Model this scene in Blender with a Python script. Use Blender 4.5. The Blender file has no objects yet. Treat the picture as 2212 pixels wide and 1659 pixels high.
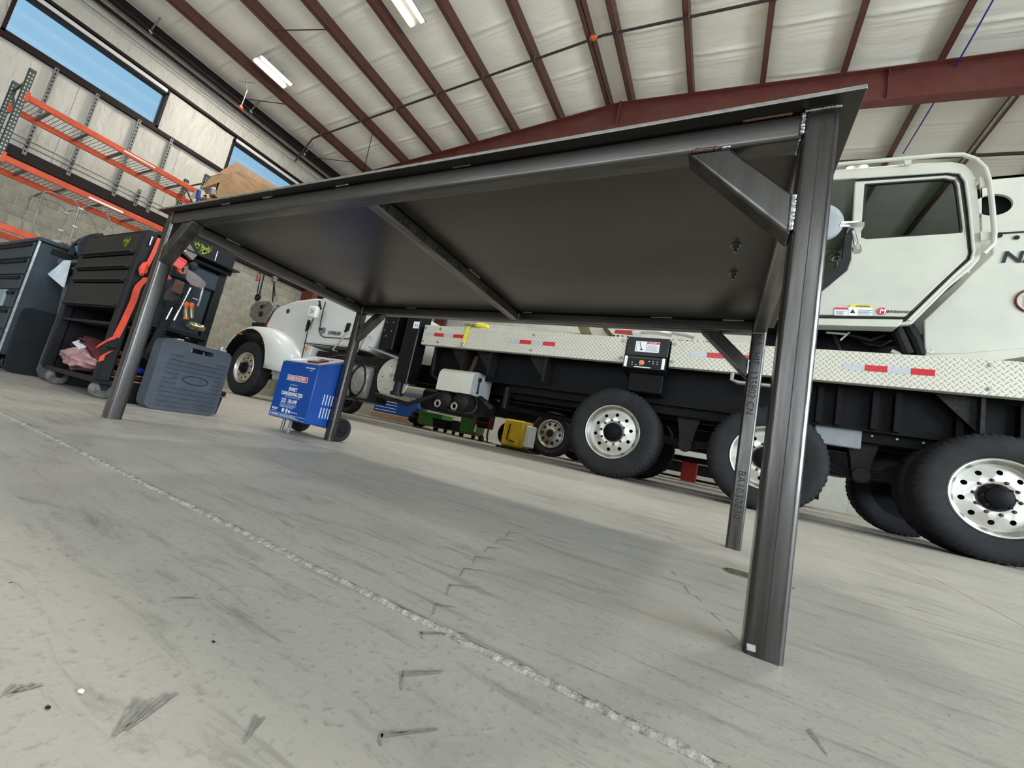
import bpy, bmesh, math, random
from mathutils import Vector, Matrix, noise
PI = math.pi
random.seed(7)
scn = bpy.context.scene
C = scn.collection

# ------------------------------------------------------------------ camera
cam_d = bpy.data.cameras.new('camera')
cam = bpy.data.objects.new('camera', cam_d)
C.objects.link(cam)
scn.camera = cam
cam_d.sensor_fit = 'HORIZONTAL'
cam_d.sensor_width = 36.0
cam_d.lens = 36.0 * 882.51 / 2212.0
cam_d.clip_start = 0.02
cam_d.clip_end = 200
RT = Vector((0.87887, 0.43468, 0.19656)); UP = Vector((-0.11516, -0.20652, 0.97164)); FW = Vector((-0.46295, 0.87659, 0.13145))
m = Matrix((RT, UP, -FW)).transposed().to_4x4()
m.translation = Vector((0, 0, 0.2118))
cam.matrix_world = m

# ------------------------------------------------------------------ view, world, daylight
scn.view_settings.view_transform = 'Standard'
scn.view_settings.look = 'None'
scn.view_settings.gamma = 1.0
scn.view_settings.use_curve_mapping = False
scn.view_settings.exposure = -0.04

world = bpy.data.worlds.new('sky')
scn.world = world
world.use_nodes = True
wn = world.node_tree
bg = wn.nodes['Background']
tc = wn.nodes.new('ShaderNodeTexCoord')
sep = wn.nodes.new('ShaderNodeSeparateXYZ')
ramp = wn.nodes.new('ShaderNodeValToRGB')
wn.links.new(tc.outputs['Generated'], sep.inputs[0])
wn.links.new(sep.outputs['Z'], ramp.inputs[0])
wn.links.new(ramp.outputs[0], bg.inputs[0])
ramp.color_ramp.elements[0].position = 0.0
ramp.color_ramp.elements[0].color = (0.52, 0.76, 0.90, 1)
ramp.color_ramp.elements[1].position = 0.9
ramp.color_ramp.elements[1].color = (0.17, 0.47, 0.82, 1)
bg.inputs[1].default_value = 1.0

def area(name, loc, target, sx, sy, power, col):
    d = bpy.data.lights.new(name, 'AREA')
    d.shape = 'RECTANGLE'; d.size = sx; d.size_y = sy
    d.energy = power; d.color = col
    o = bpy.data.objects.new(name, d); C.objects.link(o)
    o.location = loc
    o.rotation_euler = (Vector(target) - Vector(loc)).to_track_quat('-Z', 'Y').to_euler()
    return o
# daylight coming in through the big bay doors on the right and behind the camera
area('daylight_side_door', (9.3, -0.6, 2.6), (0, 1.0, 0.6), 8.6, 4.6, 1450, (0.82, 0.91, 1.0))
area('daylight_rear_door', (-1.5, -7.4, 2.7), (-1.5, 2.0, 1.2), 11.0, 4.8, 360, (0.96, 0.98, 1.0))

# ------------------------------------------------------------------ materials
def mat(name, col, rough=0.5, metal=0.0, var=0.0, nscale=6.0, bump=0.0, bscale=40.0,
        col2=None, stretch=None, spec=0.5, emit=None, estr=1.0, rand=0.0, coat=0.0, rvar=0.0, coords='Object', dist=0.01):
    M = bpy.data.materials.new(name); M.use_nodes = True
    nt = M.node_tree; N = nt.nodes; L = nt.links
    b = N['Principled BSDF']
    b.inputs['Base Color'].default_value = (*col, 1)
    b.inputs['Roughness'].default_value = rough
    b.inputs['Metallic'].default_value = metal
    b.inputs['Specular IOR Level'].default_value = spec
    b.inputs['Coat Weight'].default_value = coat
    if emit:
        b.inputs['Emission Color'].default_value = (*emit, 1)
        b.inputs['Emission Strength'].default_value = estr
    if var or bump or rand or rvar:
        t = N.new('ShaderNodeTexCoord'); mp = N.new('ShaderNodeMapping')
        L.new(t.outputs[coords], mp.inputs[0])
        if stretch: mp.inputs['Scale'].default_value = stretch
        n = N.new('ShaderNodeTexNoise'); n.inputs['Scale'].default_value = nscale
        n.inputs['Detail'].default_value = 7; n.inputs['Roughness'].default_value = 0.62
        L.new(mp.outputs[0], n.inputs[0])
        cr = N.new('ShaderNodeMapRange'); cr.inputs[1].default_value = 0.32; cr.inputs[2].default_value = 0.68
        L.new(n.outputs[0], cr.inputs[0])
        if var or rand:
            mx = N.new('ShaderNodeMix'); mx.data_type = 'RGBA'
            c2 = col2 if col2 else tuple(max(0, c * (1 - var)) for c in col)
            c1 = tuple(min(1, c * (1 + (var * .5 if not col2 else 0))) for c in col)
            mx.inputs[6].default_value = (*c1, 1); mx.inputs[7].default_value = (*c2, 1)
            L.new(cr.outputs[0], mx.inputs[0])
            out = mx.outputs[2]
            if rand:
                oi = N.new('ShaderNodeObjectInfo'); mr = N.new('ShaderNodeMapRange')
                mr.inputs[3].default_value = 1 - rand; mr.inputs[4].default_value = 1 + rand
                L.new(oi.outputs['Random'], mr.inputs[0])
                hs = N.new('ShaderNodeHueSaturation'); L.new(out, hs.inputs['Color']); L.new(mr.outputs[0], hs.inputs['Value'])
                out = hs.outputs[0]
            L.new(out, b.inputs['Base Color'])
        if rvar:
            rr = N.new('ShaderNodeMapRange'); rr.inputs[3].default_value = rough - rvar; rr.inputs[4].default_value = rough + rvar
            L.new(cr.outputs[0], rr.inputs[0]); L.new(rr.outputs[0], b.inputs['Roughness'])
        if bump:
            n2 = N.new('ShaderNodeTexNoise'); n2.inputs['Scale'].default_value = bscale; n2.inputs['Detail'].default_value = 5
            L.new(mp.outputs[0], n2.inputs[0])
            bp = N.new('ShaderNodeBump'); bp.inputs['Strength'].default_value = bump; bp.inputs['Distance'].default_value = dist
            L.new(n2.outputs[0], bp.inputs['Height']); L.new(bp.outputs[0], b.inputs['Normal'])
    return M

def glass_mat(name, col=(0.75, 0.9, 0.82), rough=0.02, mix=0.75):
    M = bpy.data.materials.new(name); M.use_nodes = True
    nt = M.node_tree; N = nt.nodes; L = nt.links
    N.remove(N['Principled BSDF']); out = N['Material Output']
    tr = N.new('ShaderNodeBsdfTransparent'); tr.inputs[0].default_value = (*col, 1)
    gl = N.new('ShaderNodeBsdfGlossy'); gl.inputs['Roughness'].default_value = rough
    fr = N.new('ShaderNodeFresnel'); fr.inputs[0].default_value = 1.6
    ad = N.new('ShaderNodeMath'); ad.operation = 'MULTIPLY_ADD'; ad.inputs[1].default_value = 1.0; ad.inputs[2].default_value = 1 - mix - .2
    L.new(fr.outputs[0], ad.inputs[0])
    mx = N.new('ShaderNodeMixShader'); L.new(ad.outputs[0], mx.inputs[0]); L.new(tr.outputs[0], mx.inputs[1]); L.new(gl.outputs[0], mx.inputs[2])
    L.new(mx.outputs[0], out.inputs[0])
    return M

M = {}
M['steel'] = mat('mill_scale_steel', (0.115, 0.115, 0.118), 0.36, 0.88, 0.55, 3.2, 0.10, 220, stretch=(1, 1, 1), rvar=0.10, dist=0.002)
M['steel_leg'] = mat('mill_scale_tube_upright', (0.15, 0.146, 0.14), 0.25, 0.9, 0.65, 9, 0.10, 160, stretch=(3.2, 3.2, 0.22), rvar=0.07, dist=0.002, col2=(.05, .043, .037))
M['steel_rail'] = mat('mill_scale_tube_rail', (0.17, 0.165, 0.155), 0.33, 0.9, 0.6, 9, 0.12, 160, stretch=(0.3, 3, 3), rvar=0.06, dist=0.001, col2=(.075, .068, .06))
M['steel_railY'] = mat('mill_scale_tube_end_rail', (0.21, 0.20, 0.185), 0.34, 0.9, 0.6, 9, 0.12, 160, stretch=(3, 0.3, 3), rvar=0.10, dist=0.002)
M['plate'] = mat('mill_scale_plate', (0.088, 0.080, 0.066), 0.34, 0.85, 0.35, 1.6, 0.06, 300, stretch=(0.6, 1.6, 1), rvar=0.06, dist=0.001, col2=(0.060, 0.057, 0.056))
M['cut_edge'] = mat('sheared_steel_edge', (0.42, 0.41, 0.39), 0.35, 0.9, 0.3, 40)  # bare cut steel, also brightened for the light the edge catches
M['weld'] = mat('weld_bead', (0.42, 0.43, 0.43), 0.32, 1.0, 0.5, 160, 0.5, 300, dist=0.002)
M['weld_rust'] = mat('heat_tinted_weld', (0.17, 0.075, 0.035), 0.5, 0.7, 0.6, 90, 0.5, 300, col2=(0.13, 0.12, 0.11), dist=0.002)
M['ink'] = mat('stencil_ink', (0.012, 0.012, 0.012), 0.6)
M['bolt'] = mat('bolt_steel', (0.2, 0.2, 0.2), 0.35, 0.9)
M['white_tag'] = mat('white_tag', (0.62, 0.61, 0.58), 0.7, 0, 0.5, 120, col2=(.3, .29, .28))
M['cream'] = mat('cream_paint', (0.56, 0.555, 0.475), 0.36, 0, 0.10, 2.0, 0.02, 90, coat=0.2)
M['white'] = mat('white_paint', (0.66, 0.68, 0.66), 0.28, 0, 0.06, 2.0, coat=0.4)
M['grey_cap'] = mat('zinc_grey_metal', (0.30, 0.32, 0.33), 0.65, 0, 0.12, 12, spec=.3)
M['alu'] = mat('polished_aluminium', (0.66, 0.65, 0.60), 0.36, 1.0, 0.10, 14, 0.03, 60, rvar=0.04)
M['chrome'] = mat('chrome', (0.85, 0.85, 0.85), 0.08, 1.0)
M['tank'] = mat('brushed_tank', (0.36, 0.36, 0.355), 0.5, .9, 0.35, 12, rvar=0.08)
M['rubber'] = mat('tyre_rubber', (0.017, 0.0175, 0.019), 0.75, 0, 0.4, 8, 0.3, 80, dist=0.003, spec=.3)
M['rubber_worn'] = mat('dusty_tread_rubber', (0.03, 0.028, 0.026), 0.85, 0, 0.5, 14, 0.4, 60, dist=0.004)
M['black'] = mat('black_chassis_paint', (0.005, 0.005, 0.006), 0.5, 0, 0.4, 6, 0.1, 40, spec=.12)
M['black_gloss'] = mat('gloss_black_paint', (0.005, 0.005, 0.006), 0.28, 0, 0.3, 8, spec=.35)
M['grime'] = mat('greasy_black_metal', (0.012, 0.011, 0.011), 0.5, 0.1, 0.6, 12, 0.4, 40, spec=.25)
M['rust_hub'] = mat('rusty_hub', (0.11, 0.06, 0.035), 0.7, 0.3, 0.6, 25)
M['dark'] = mat('dark_void', (0.006, 0.006, 0.006), 0.9)
M['red_refl'] = mat('red_reflector', (0.55, 0.02, 0.03), 0.25, 0, 0.2, 60)
M['grey_refl'] = mat('silver_reflector', (0.5, 0.52, 0.56), 0.3, 0.2, 0.15, 60)
M['yellow'] = mat('yellow_webbing', (0.78, 0.66, 0.05), 0.55, 0, 0.15, 20)
M['orange'] = mat('amber_lens', (0.75, 0.25, 0.03), 0.3)
M['redpaint'] = mat('red_paint', (0.45, 0.03, 0.025), 0.4, 0, 0.2, 6)
M['red_web'] = mat('red_webbing', (0.80, 0.075, 0.03), 0.55, 0, 0.2, 15)
M['maroon'] = mat('maroon_cloth', (0.13, 0.02, 0.022), 0.9, 0, 0.5, 12, 0.5, 30)
M['clear_bag'] = mat('pink_plastic_bag', (0.55, 0.36, 0.36), 0.25, 0, 0.5, 9, 0.9, 16, col2=(0.32, 0.12, 0.13), dist=0.02)
M['oxide'] = mat('red_oxide_primer', (0.135, 0.034, 0.026), 0.5, 0, 0.22, 5)
M['purlin'] = mat('brown_purlin_primer', (0.105, 0.036, 0.028), 0.48, 0, 0.22, 5)
M['darktrim'] = mat('dark_brown_trim', (0.018, 0.010, 0.010), 0.55, 0, 0.2, 5, spec=.2)
M['galv'] = mat('galvanised_steel', (0.36, 0.37, 0.36), 0.42, 0.8, 0.4, 22)
M['galv_dark'] = mat('perforated_strut', (0.20, 0.205, 0.20), 0.5, 0.6, 0.4, 30)
M['green_up'] = mat('dark_green_upright', (0.055, 0.075, 0.07), 0.45, 0.1, 0.3, 10)
M['orange_beam'] = mat('orange_rack_paint', (0.66, 0.085, 0.024), 0.42, 0, 0.22, 5)
M['card'] = mat('cardboard', (0.40, 0.25, 0.13), 0.85, 0, 0.25, 5, 0.1, 60)
M['card_in'] = mat('cardboard_inside', (0.50, 0.31, 0.19), 0.85, 0, 0.15, 5)
M['blue'] = mat('royal_blue_enamel', (0.002, 0.062, 0.33), 0.34, 0, 0.08, 3, coat=0.15)
M['deepblue'] = mat('deep_blue_plastic', (0.02, 0.03, 0.33), 0.4)
M['panel_grey'] = mat('control_panel_print', (0.46, 0.48, 0.56), 0.35, 0, 0.12, 8)
M['label_white'] = mat('white_print', (0.82, 0.84, 0.88), 0.45)
M['label_red'] = mat('red_print', (0.62, 0.045, 0.055), 0.45)
M['grey_print'] = mat('pale_blue_print', (0.42, 0.50, 0.68), 0.5)
M['case'] = mat('slate_grey_plastic', (0.082, 0.097, 0.122), 0.45, 0, 0.22, 9, 0.15, 120, col2=(0.055, 0.067, 0.085), dist=0.002, spec=.4)
M['case_dark'] = mat('dark_grey_plastic', (0.02, 0.022, 0.026), 0.5, spec=.3)
M['cab_black'] = mat('black_powder_coat', (0.009, 0.009, 0.011), 0.5, 0, 0.2, 6, 0.05, 150, spec=.25)
M['cab_face'] = mat('charcoal_drawer_front', (0.017, 0.0145, 0.012), 0.45, 0, 0.25, 5, spec=.25)
M['cab_blue'] = mat('slate_blue_cabinet', (0.030, 0.044, 0.053), 0.5, 0, 0.35, 4, 0.05, 120, spec=.3)
M['bin'] = mat('grey_bin_plastic', (0.10, 0.105, 0.10), 0.6, 0, 0.5, 7, 0.1, 80, spec=.3)
M['mat_dark'] = mat('dark_rubber_sheet', (0.012, 0.014, 0.017), 0.8, 0, 0.25, 8, spec=.3)
M['lime'] = mat('lime_green_print', (0.36, 0.48, 0.03), 0.5)
M['bagblue'] = mat('blue_nylon', (0.12, 0.33, 0.72), 0.6, 0, 0.4, 9, 0.4, 20)
M['bagblack'] = mat('black_nylon', (0.02, 0.02, 0.024), 0.7, 0, 0.4, 20, 0.4, 30)
M['cloth'] = mat('white_cloth', (0.62, 0.68, 0.74), 0.9, 0, 0.2, 8, 0.4, 12)
M['pinkcloth'] = mat('brown_grey_strap', (0.22, 0.18, 0.17), 0.7, 0, 0.3, 10)
M['tool'] = mat('tool_steel', (0.62, 0.62, 0.60), 0.22, 1.0)
M['tool_orange'] = mat('orange_handle', (0.70, 0.13, 0.02), 0.35)
M['brass'] = mat('brassy_glass', (0.30, 0.27, 0.16), 0.25, 0.6, 0.4, 20)
M['belt'] = mat('brown_leather', (0.09, 0.04, 0.03), 0.7, 0, 0.4, 20, 0.5, 60)
M['green'] = mat('green_plastic', (0.08, 0.36, 0.04), 0.45, 0, 0.15, 8)
M['yellowp'] = mat('yellow_paint', (0.72, 0.47, 0.02), 0.4, 0, 0.15, 6)
M['tube'] = mat('fluorescent_tube', (1, 1, 1), 0.5, emit=(1.0, 0.98, 0.93), estr=14.0)
M['lampbody'] = mat('lamp_housing', (0.32, 0.31, 0.26), 0.5)
M['refl'] = mat('lamp_reflector', (0.8, 0.8, 0.75), 0.3, 0.3)
M['glass'] = glass_mat('window_glass', (0.97, 0.99, 1.0), 0.01, 0.8)
M['cabglass'] = glass_mat('tinted_cab_glass', (0.42, 0.50, 0.44), 0.02, 0.76)
M['screen'] = mat('window_gasket', (0.012, 0.012, 0.014), 0.4)
M['mortar'] = mat('mortar', (0.58, 0.57, 0.50), 0.9, 0, 0.15, 10, 0.2, 60)
M['block'] = mat('concrete_block', (0.34, 0.325, 0.265), 0.88, 0, 0.22, 6, 0.35, 70, rand=0.13, dist=0.004)
M['endwall'] = mat('white_liner_panel', (0.58, 0.60, 0.55), 0.5, 0, 0.08, 3)
M['pipe'] = mat('dark_gas_pipe', (0.05, 0.035, 0.032), 0.5, 0.3, 0.3, 20)
M['conc_dark'] = mat('dark_concrete', (0.07, 0.068, 0.06), 0.95)  # dark base colour below the slabs and the drain grating
M['caulk'] = mat('crumbled_joint_filler', (0.50, 0.48, 0.42), 0.9, 0, 0.5, 90, 0.8, 120, col2=(0.20, 0.19, 0.17), dist=0.006)
M['scuff'] = mat('rubber_scuff', (0.15, 0.145, 0.135), 0.75, 0, 0.5, 90, col2=(0.34, 0.33, 0.30))
M['chip'] = mat('white_chip', (0.8, 0.78, 0.72), 0.7)

def floor_material():
    m = bpy.data.materials.new('worn_concrete_floor'); m.use_nodes = True
    nt = m.node_tree; N = nt.nodes; L = nt.links; b = N['Principled BSDF']
    t = N.new('ShaderNodeTexCoord')
    def noise_(scale, det, st=None, rough=.6, rot=0.0, dis=0.0):
        mp = N.new('ShaderNodeMapping'); L.new(t.outputs['Object'], mp.inputs[0])
        if st: mp.inputs['Scale'].default_value = st
        mp.inputs['Rotation'].default_value = (0, 0, rot)
        n = N.new('ShaderNodeTexNoise'); n.inputs['Scale'].default_value = scale; n.inputs['Detail'].default_value = det
        n.inputs['Roughness'].default_value = rough; n.inputs['Distortion'].default_value = dis
        L.new(mp.outputs[0], n.inputs[0]); return n.outputs[0]
    def rng(v, a, b_, c=0., d=1.):
        r = N.new('ShaderNodeMapRange'); r.inputs[1].default_value = a; r.inputs[2].default_value = b_
        r.inputs[3].default_value = c; r.inputs[4].default_value = d; L.new(v, r.inputs[0]); return r.outputs[0]
    def mix(f, a, b_):
        x = N.new('ShaderNodeMix'); x.data_type = 'RGBA'; L.new(f, x.inputs[0])
        for i, v in ((6, a), (7, b_)):
            if isinstance(v, tuple): x.inputs[i].default_value = (*v, 1)
            else: L.new(v, x.inputs[i])
        return x.outputs[2]
    big = noise_(1.1, 6, dis=.4); med = noise_(7, 9, (1.0, 1.6, 1), .7, .35, .3); fine = noise_(120, 4)
    streak = noise_(5, 8, (1.0, 7, 1), .72, .30, .8); blotch = noise_(2.6, 7, (1, 1.3, 1), .65, 1.2, .5)
    c = mix(rng(big, .35, .65), (0.47, 0.442, 0.388), (0.37, 0.35, 0.312))
    c = mix(rng(med, .38, .66), c, (0.41, 0.395, 0.345))
    c = mix(rng(blotch, .52, .68, 0, .6), c, (0.30, 0.30, 0.29))
    c = mix(rng(streak, .52, .68, 0, .8), c, (0.21, 0.20, 0.18))
    c = mix(rng(fine, .56, .70, 0, .55), c, (0.20, 0.19, 0.17))
    vor = N.new('ShaderNodeTexVoronoi'); vor.inputs['Scale'].default_value = 34; vor.inputs['Randomness'].default_value = 1
    L.new(t.outputs['Object'], vor.inputs[0])
    spk = rng(vor.outputs['Distance'], .045, .075, 1, 0)
    gate = rng(noise_(9, 2), .55, .6)
    mu = N.new('ShaderNodeMath'); mu.operation = 'MULTIPLY'; L.new(spk, mu.inputs[0]); L.new(gate, mu.inputs[1])
    c = mix(mu.outputs[0], c, (0.10, 0.095, 0.085))
    L.new(c, b.inputs['Base Color'])
    L.new(rng(med, .3, .7, .36, .56), b.inputs['Roughness'])
    bp = N.new('ShaderNodeBump'); bp.inputs['Strength'].default_value = .35; bp.inputs['Distance'].default_value = .0015
    ad = N.new('ShaderNodeMath'); ad.operation = 'ADD'; L.new(fine, ad.inputs[0]); L.new(streak, ad.inputs[1])
    L.new(ad.outputs[0], bp.inputs['Height']); L.new(bp.outputs[0], b.inputs['Normal'])
    return m
M['floor'] = floor_material()

def insulation(name, axis):
    m = bpy.data.materials.new(name); m.use_nodes = True
    nt = m.node_tree; N = nt.nodes; L = nt.links; b = N['Principled BSDF']
    t = N.new('ShaderNodeTexCoord'); mp = N.new('ShaderNodeMapping'); L.new(t.outputs['Object'], mp.inputs[0])
    mp.inputs['Scale'].default_value = (0.45, 1.9, 1) if axis == 'roof' else (1, 2.6, 0.8)
    n = N.new('ShaderNodeTexNoise'); n.inputs['Scale'].default_value = 2.4; n.inputs['Detail'].default_value = 5; n.inputs['Distortion'].default_value = 1.2
    L.new(mp.outputs[0], n.inputs[0])
    n2 = N.new('ShaderNodeTexNoise'); n2.inputs['Scale'].default_value = .5; n2.inputs['Detail'].default_value = 4
    L.new(t.outputs['Object'], n2.inputs[0])
    x = N.new('ShaderNodeMix'); x.data_type = 'RGBA'; L.new(n2.outputs[0], x.inputs[0])
    x.inputs[6].default_value = (0.94, 0.91, 0.82, 1) if axis == 'roof' else (0.60, 0.575, 0.51, 1); x.inputs[7].default_value = (0.84, 0.82, 0.73, 1) if axis == 'roof' else (0.50, 0.48, 0.43, 1)
    L.new(x.outputs[2], b.inputs['Base Color'])
    b.inputs['Roughness'].default_value = .42
    bp = N.new('ShaderNodeBump'); bp.inputs['Strength'].default_value = .45 if axis == 'roof' else 1.0; bp.inputs['Distance'].default_value = .03 if axis == 'roof' else .05
    L.new(n.outputs[0], bp.inputs['Height']); L.new(bp.outputs[0], b.inputs['Normal'])
    return m
M['ins_roof'] = insulation('roof_insulation_facing', 'roof')
M['ins_wall'] = insulation('wall_insulation_facing', 'wall')

def tread_plate():
    """diamond tread plate: raised lozenges in a two-way basket pattern (relief only)"""
    m = bpy.data.materials.new('diamond_tread_plate'); m.use_nodes = True
    nt = m.node_tree; N = nt.nodes; L = nt.links; b = N['Principled BSDF']
    t = N.new('ShaderNodeTexCoord'); s = N.new('ShaderNodeSeparateXYZ'); L.new(t.outputs['Object'], s.inputs[0])
    def mth(op, a, c=None, d=None):
        x = N.new('ShaderNodeMath'); x.operation = op
        for i, v in enumerate((a, c, d)):
            if v is None: continue
            if isinstance(v, (int, float)): x.inputs[i].default_value = v
            else: L.new(v, x.inputs[i])
        return x.outputs[0]
    k = 1 / 0.036
    u = mth('MULTIPLY', mth('ADD', s.outputs[0], s.outputs[2]), k * .7071)
    v = mth('MULTIPLY', mth('SUBTRACT', s.outputs[0], s.outputs[2]), k * .7071)
    par = mth('MODULO', mth('ADD', mth('ADD', mth('FLOOR', u), mth('FLOOR', v)), 1000), 2)
    fu = mth('SUBTRACT', mth('FRACT', u), .5); fv = mth('SUBTRACT', mth('FRACT', v), .5)
    def loz(a, c):
        q_ = mth('ADD', mth('POWER', mth('MULTIPLY', mth('ABSOLUTE', a), 1 / .62), 2), mth('POWER', mth('MULTIPLY', mth('ABSOLUTE', c), 1 / .14), 2))
        return mth('MAXIMUM', mth('SUBTRACT', 1, q_), 0)
    h1 = loz(fu, fv); h2 = loz(fv, fu)
    h = mth('ADD', mth('MULTIPLY', h1, par), mth('MULTIPLY', h2, mth('SUBTRACT', 1, par)))
    bp = N.new('ShaderNodeBump'); bp.inputs['Strength'].default_value = 1; bp.inputs['Distance'].default_value = .008
    L.new(h, bp.inputs['Height']); L.new(bp.outputs[0], b.inputs['Normal'])
    n = N.new('ShaderNodeTexNoise'); n.inputs['Scale'].default_value = 4; n.inputs['Detail'].default_value = 6
    L.new(t.outputs['Object'], n.inputs[0])
    x = N.new('ShaderNodeMix'); x.data_type = 'RGBA'; L.new(n.outputs[0], x.inputs[0])
    x.inputs[6].default_value = (0.68, 0.65, 0.53, 1); x.inputs[7].default_value = (0.56, 0.54, 0.46, 1)
    w = N.new('ShaderNodeMix'); w.data_type = 'RGBA'
    L.new(mth('MULTIPLY', h, .55), w.inputs[0]); L.new(x.outputs[2], w.inputs[6]); w.inputs[7].default_value = (0.40, 0.39, 0.35, 1)
    L.new(w.outputs[2], b.inputs['Base Color'])
    b.inputs['Roughness'].default_value = .36; b.inputs['Metallic'].default_value = .1
    return m
M['tread'] = tread_plate()

# ------------------------------------------------------------------ mesh builder
class MB:
    def __init__(s): s.v = []; s.f = []; s.fm = []
    def add(s, vs, fs, mi=0):
        o = len(s.v); s.v += [tuple(v) for v in vs]; s.f += [tuple(i + o for i in f) for f in fs]; s.fm += [mi] * len(fs); return s
    def box(s, a, b, ch=0.0, mi=0):
        x0, y0, z0 = (min(a[i], b[i]) for i in range(3)); x1, y1, z1 = (max(a[i], b[i]) for i in range(3))
        c = ((x0 + x1) / 2, (y0 + y1) / 2, (z0 + z1) / 2)
        return s.obox(c, (1, 0, 0), (0, 1, 0), (0, 0, 1), (x1 - x0) / 2, (y1 - y0) / 2, (z1 - z0) / 2, ch, mi)
    def obox(s, c, X, Y, Z, hx, hy, hz, ch=0.0, mi=0):
        c = Vector(c); X = Vector(X).normalized(); Y = Vector(Y).normalized(); Z = Vector(Z).normalized()
        ch = min(ch, hx * .9, hy * .9, hz * .9)
        if ch <= 0:
            vs = [c + X * (i * hx) + Y * (j * hy) + Z * (k * hz) for k in (-1, 1) for j in (-1, 1) for i in (-1, 1)]
            return s.add(vs, [(0, 2, 3, 1), (4, 5, 7, 6), (0, 1, 5, 4), (2, 6, 7, 3), (0, 4, 6, 2), (1, 3, 7, 5)], mi)
        vs = []; idx = {}
        for k in (-1, 1):
            for j in (-1, 1):
                for i in (-1, 1):
                    for ax in range(3):
                        d = [hx - ch, hy - ch, hz - ch]; d[ax] += ch
                        idx[(i, j, k, ax)] = len(vs); vs.append(c + X * (i * d[0]) + Y * (j * d[1]) + Z * (k * d[2]))
        fs = []
        for sg in (-1, 1):
            r = lambda L_: L_ if sg > 0 else L_[::-1]
            fs.append(r([idx[(sg, j, k, 0)] for j, k in ((-1, -1), (1, -1), (1, 1), (-1, 1))]))
            fs.append(r([idx[(i, sg, k, 1)] for i, k in ((-1, -1), (-1, 1), (1, 1), (1, -1))]))
            fs.append(r([idx[(i, j, sg, 2)] for i, j in ((-1, -1), (1, -1), (1, 1), (-1, 1))]))
        for a in (-1, 1):
            for b in (-1, 1):
                fs.append([idx[(-1, a, b, 1)], idx[(1, a, b, 1)], idx[(1, a, b, 2)], idx[(-1, a, b, 2)]])
                fs.append([idx[(a, -1, b, 0)], idx[(a, 1, b, 0)], idx[(a, 1, b, 2)], idx[(a, -1, b, 2)]])
                fs.append([idx[(a, b, -1, 0)], idx[(a, b, 1, 0)], idx[(a, b, 1, 1)], idx[(a, b, -1, 1)]])
        for i in (-1, 1):
            for j in (-1, 1):
                for k in (-1, 1): fs.append([idx[(i, j, k, 0)], idx[(i, j, k, 1)], idx[(i, j, k, 2)]])
        return s.add(vs, fs, mi)
    def prism(s, pts, vec, mi=0):
        n = len(pts); vec = Vector(vec); P0 = [Vector(p) for p in pts]; P1 = [p + vec for p in P0]
        return s.add(P0 + P1, [tuple(range(n)), tuple(range(2 * n - 1, n - 1, -1))] + [(i, (i + 1) % n, n + (i + 1) % n, n + i) for i in range(n)], mi)
    def tube(s, pts, r, n=8, cap=True, closed=False, mi=0):
        P_ = [Vector(p) for p in pts]; R = r if isinstance(r, (list, tuple)) else [r] * len(P_)
        m_ = len(P_); T = []
        for i in range(m_):
            if closed: t = P_[(i + 1) % m_] - P_[i - 1]
            else: t = P_[min(i + 1, m_ - 1)] - P_[max(i - 1, 0)]
            T.append(t.normalized() if t.length > 1e-9 else Vector((0, 0, 1)))
        a = T[0].orthogonal().normalized(); vs = []
        for i in range(m_):
            a = (a - T[i] * a.dot(T[i])); a = a.normalized() if a.length > 1e-6 else T[i].orthogonal().normalized()
            b = T[i].cross(a)
            for k in range(n):
                an = 2 * PI * k / n; vs.append(P_[i] + (a * math.cos(an) + b * math.sin(an)) * R[i])
        fs = []
        for i in range(m_ if closed else m_ - 1):
            j = (i + 1) % m_
            for k in range(n): fs.append((i * n + k, i * n + (k + 1) % n, j * n + (k + 1) % n, j * n + k))
        if cap and not closed: fs.append(tuple(range(n - 1, -1, -1))); fs.append(tuple((m_ - 1) * n + k for k in range(n)))
        return s.add(vs, fs, mi)
    def lathe(s, prof, c, ax, n=32, ref=None, mi=0, closed=False, rf=None, cap=True):
        """prof: list of (radius, along)"""
        c = Vector(c); A = Vector(ax).normalized(); U = Vector(ref) if ref else A.orthogonal(); U.normalize(); V = A.cross(U)
        vs = []
        for q_, (r, h) in enumerate(prof):
            for k in range(n):
                an = 2 * PI * k / n; rr = rf(q_, k, r) if rf else r
                vs.append(c + A * h + (U * math.cos(an) + V * math.sin(an)) * rr)
        m_ = len(prof); fs = []
        for i in range(m_ if closed else m_ - 1):
            j = (i + 1) % m_
            for k in range(n): fs.append((i * n + k, i * n + (k + 1) % n, j * n + (k + 1) % n, j * n + k))
        if cap and not closed:
            if prof[0][0] > 1e-6: fs.append(tuple(range(n - 1, -1, -1)))
            if prof[-1][0] > 1e-6: fs.append(tuple((m_ - 1) * n + k for k in range(n)))
        return s.add(vs, fs, mi)
    def cyl(s, a, b, r, n=20, mi=0):
        a = Vector(a); b = Vector(b); L_ = (b - a).length
        return s.lathe([(r, 0), (r, L_)], a, b - a, n, mi=mi)
    def ribbon(s, pts, wvec, th=0.002, mi=0):
        """flat strap along pts, wvec: half-width vector (one or per point)"""
        P_ = [Vector(p) for p in pts]; n = len(P_)
        W = [Vector(w) for w in wvec] if isinstance(wvec[0], (tuple, list, Vector)) else [Vector(wvec)] * n
        vs = []
        for i in range(n):
            t = (P_[min(i + 1, n - 1)] - P_[max(i - 1, 0)]).normalized(); nn = t.cross(W[i]).normalized() * th
            vs += [P_[i] - W[i] - nn, P_[i] + W[i] - nn, P_[i] + W[i] + nn, P_[i] - W[i] + nn]
        fs = [(3, 2, 1, 0), tuple(4 * (n - 1) + k for k in range(4))]
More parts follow.
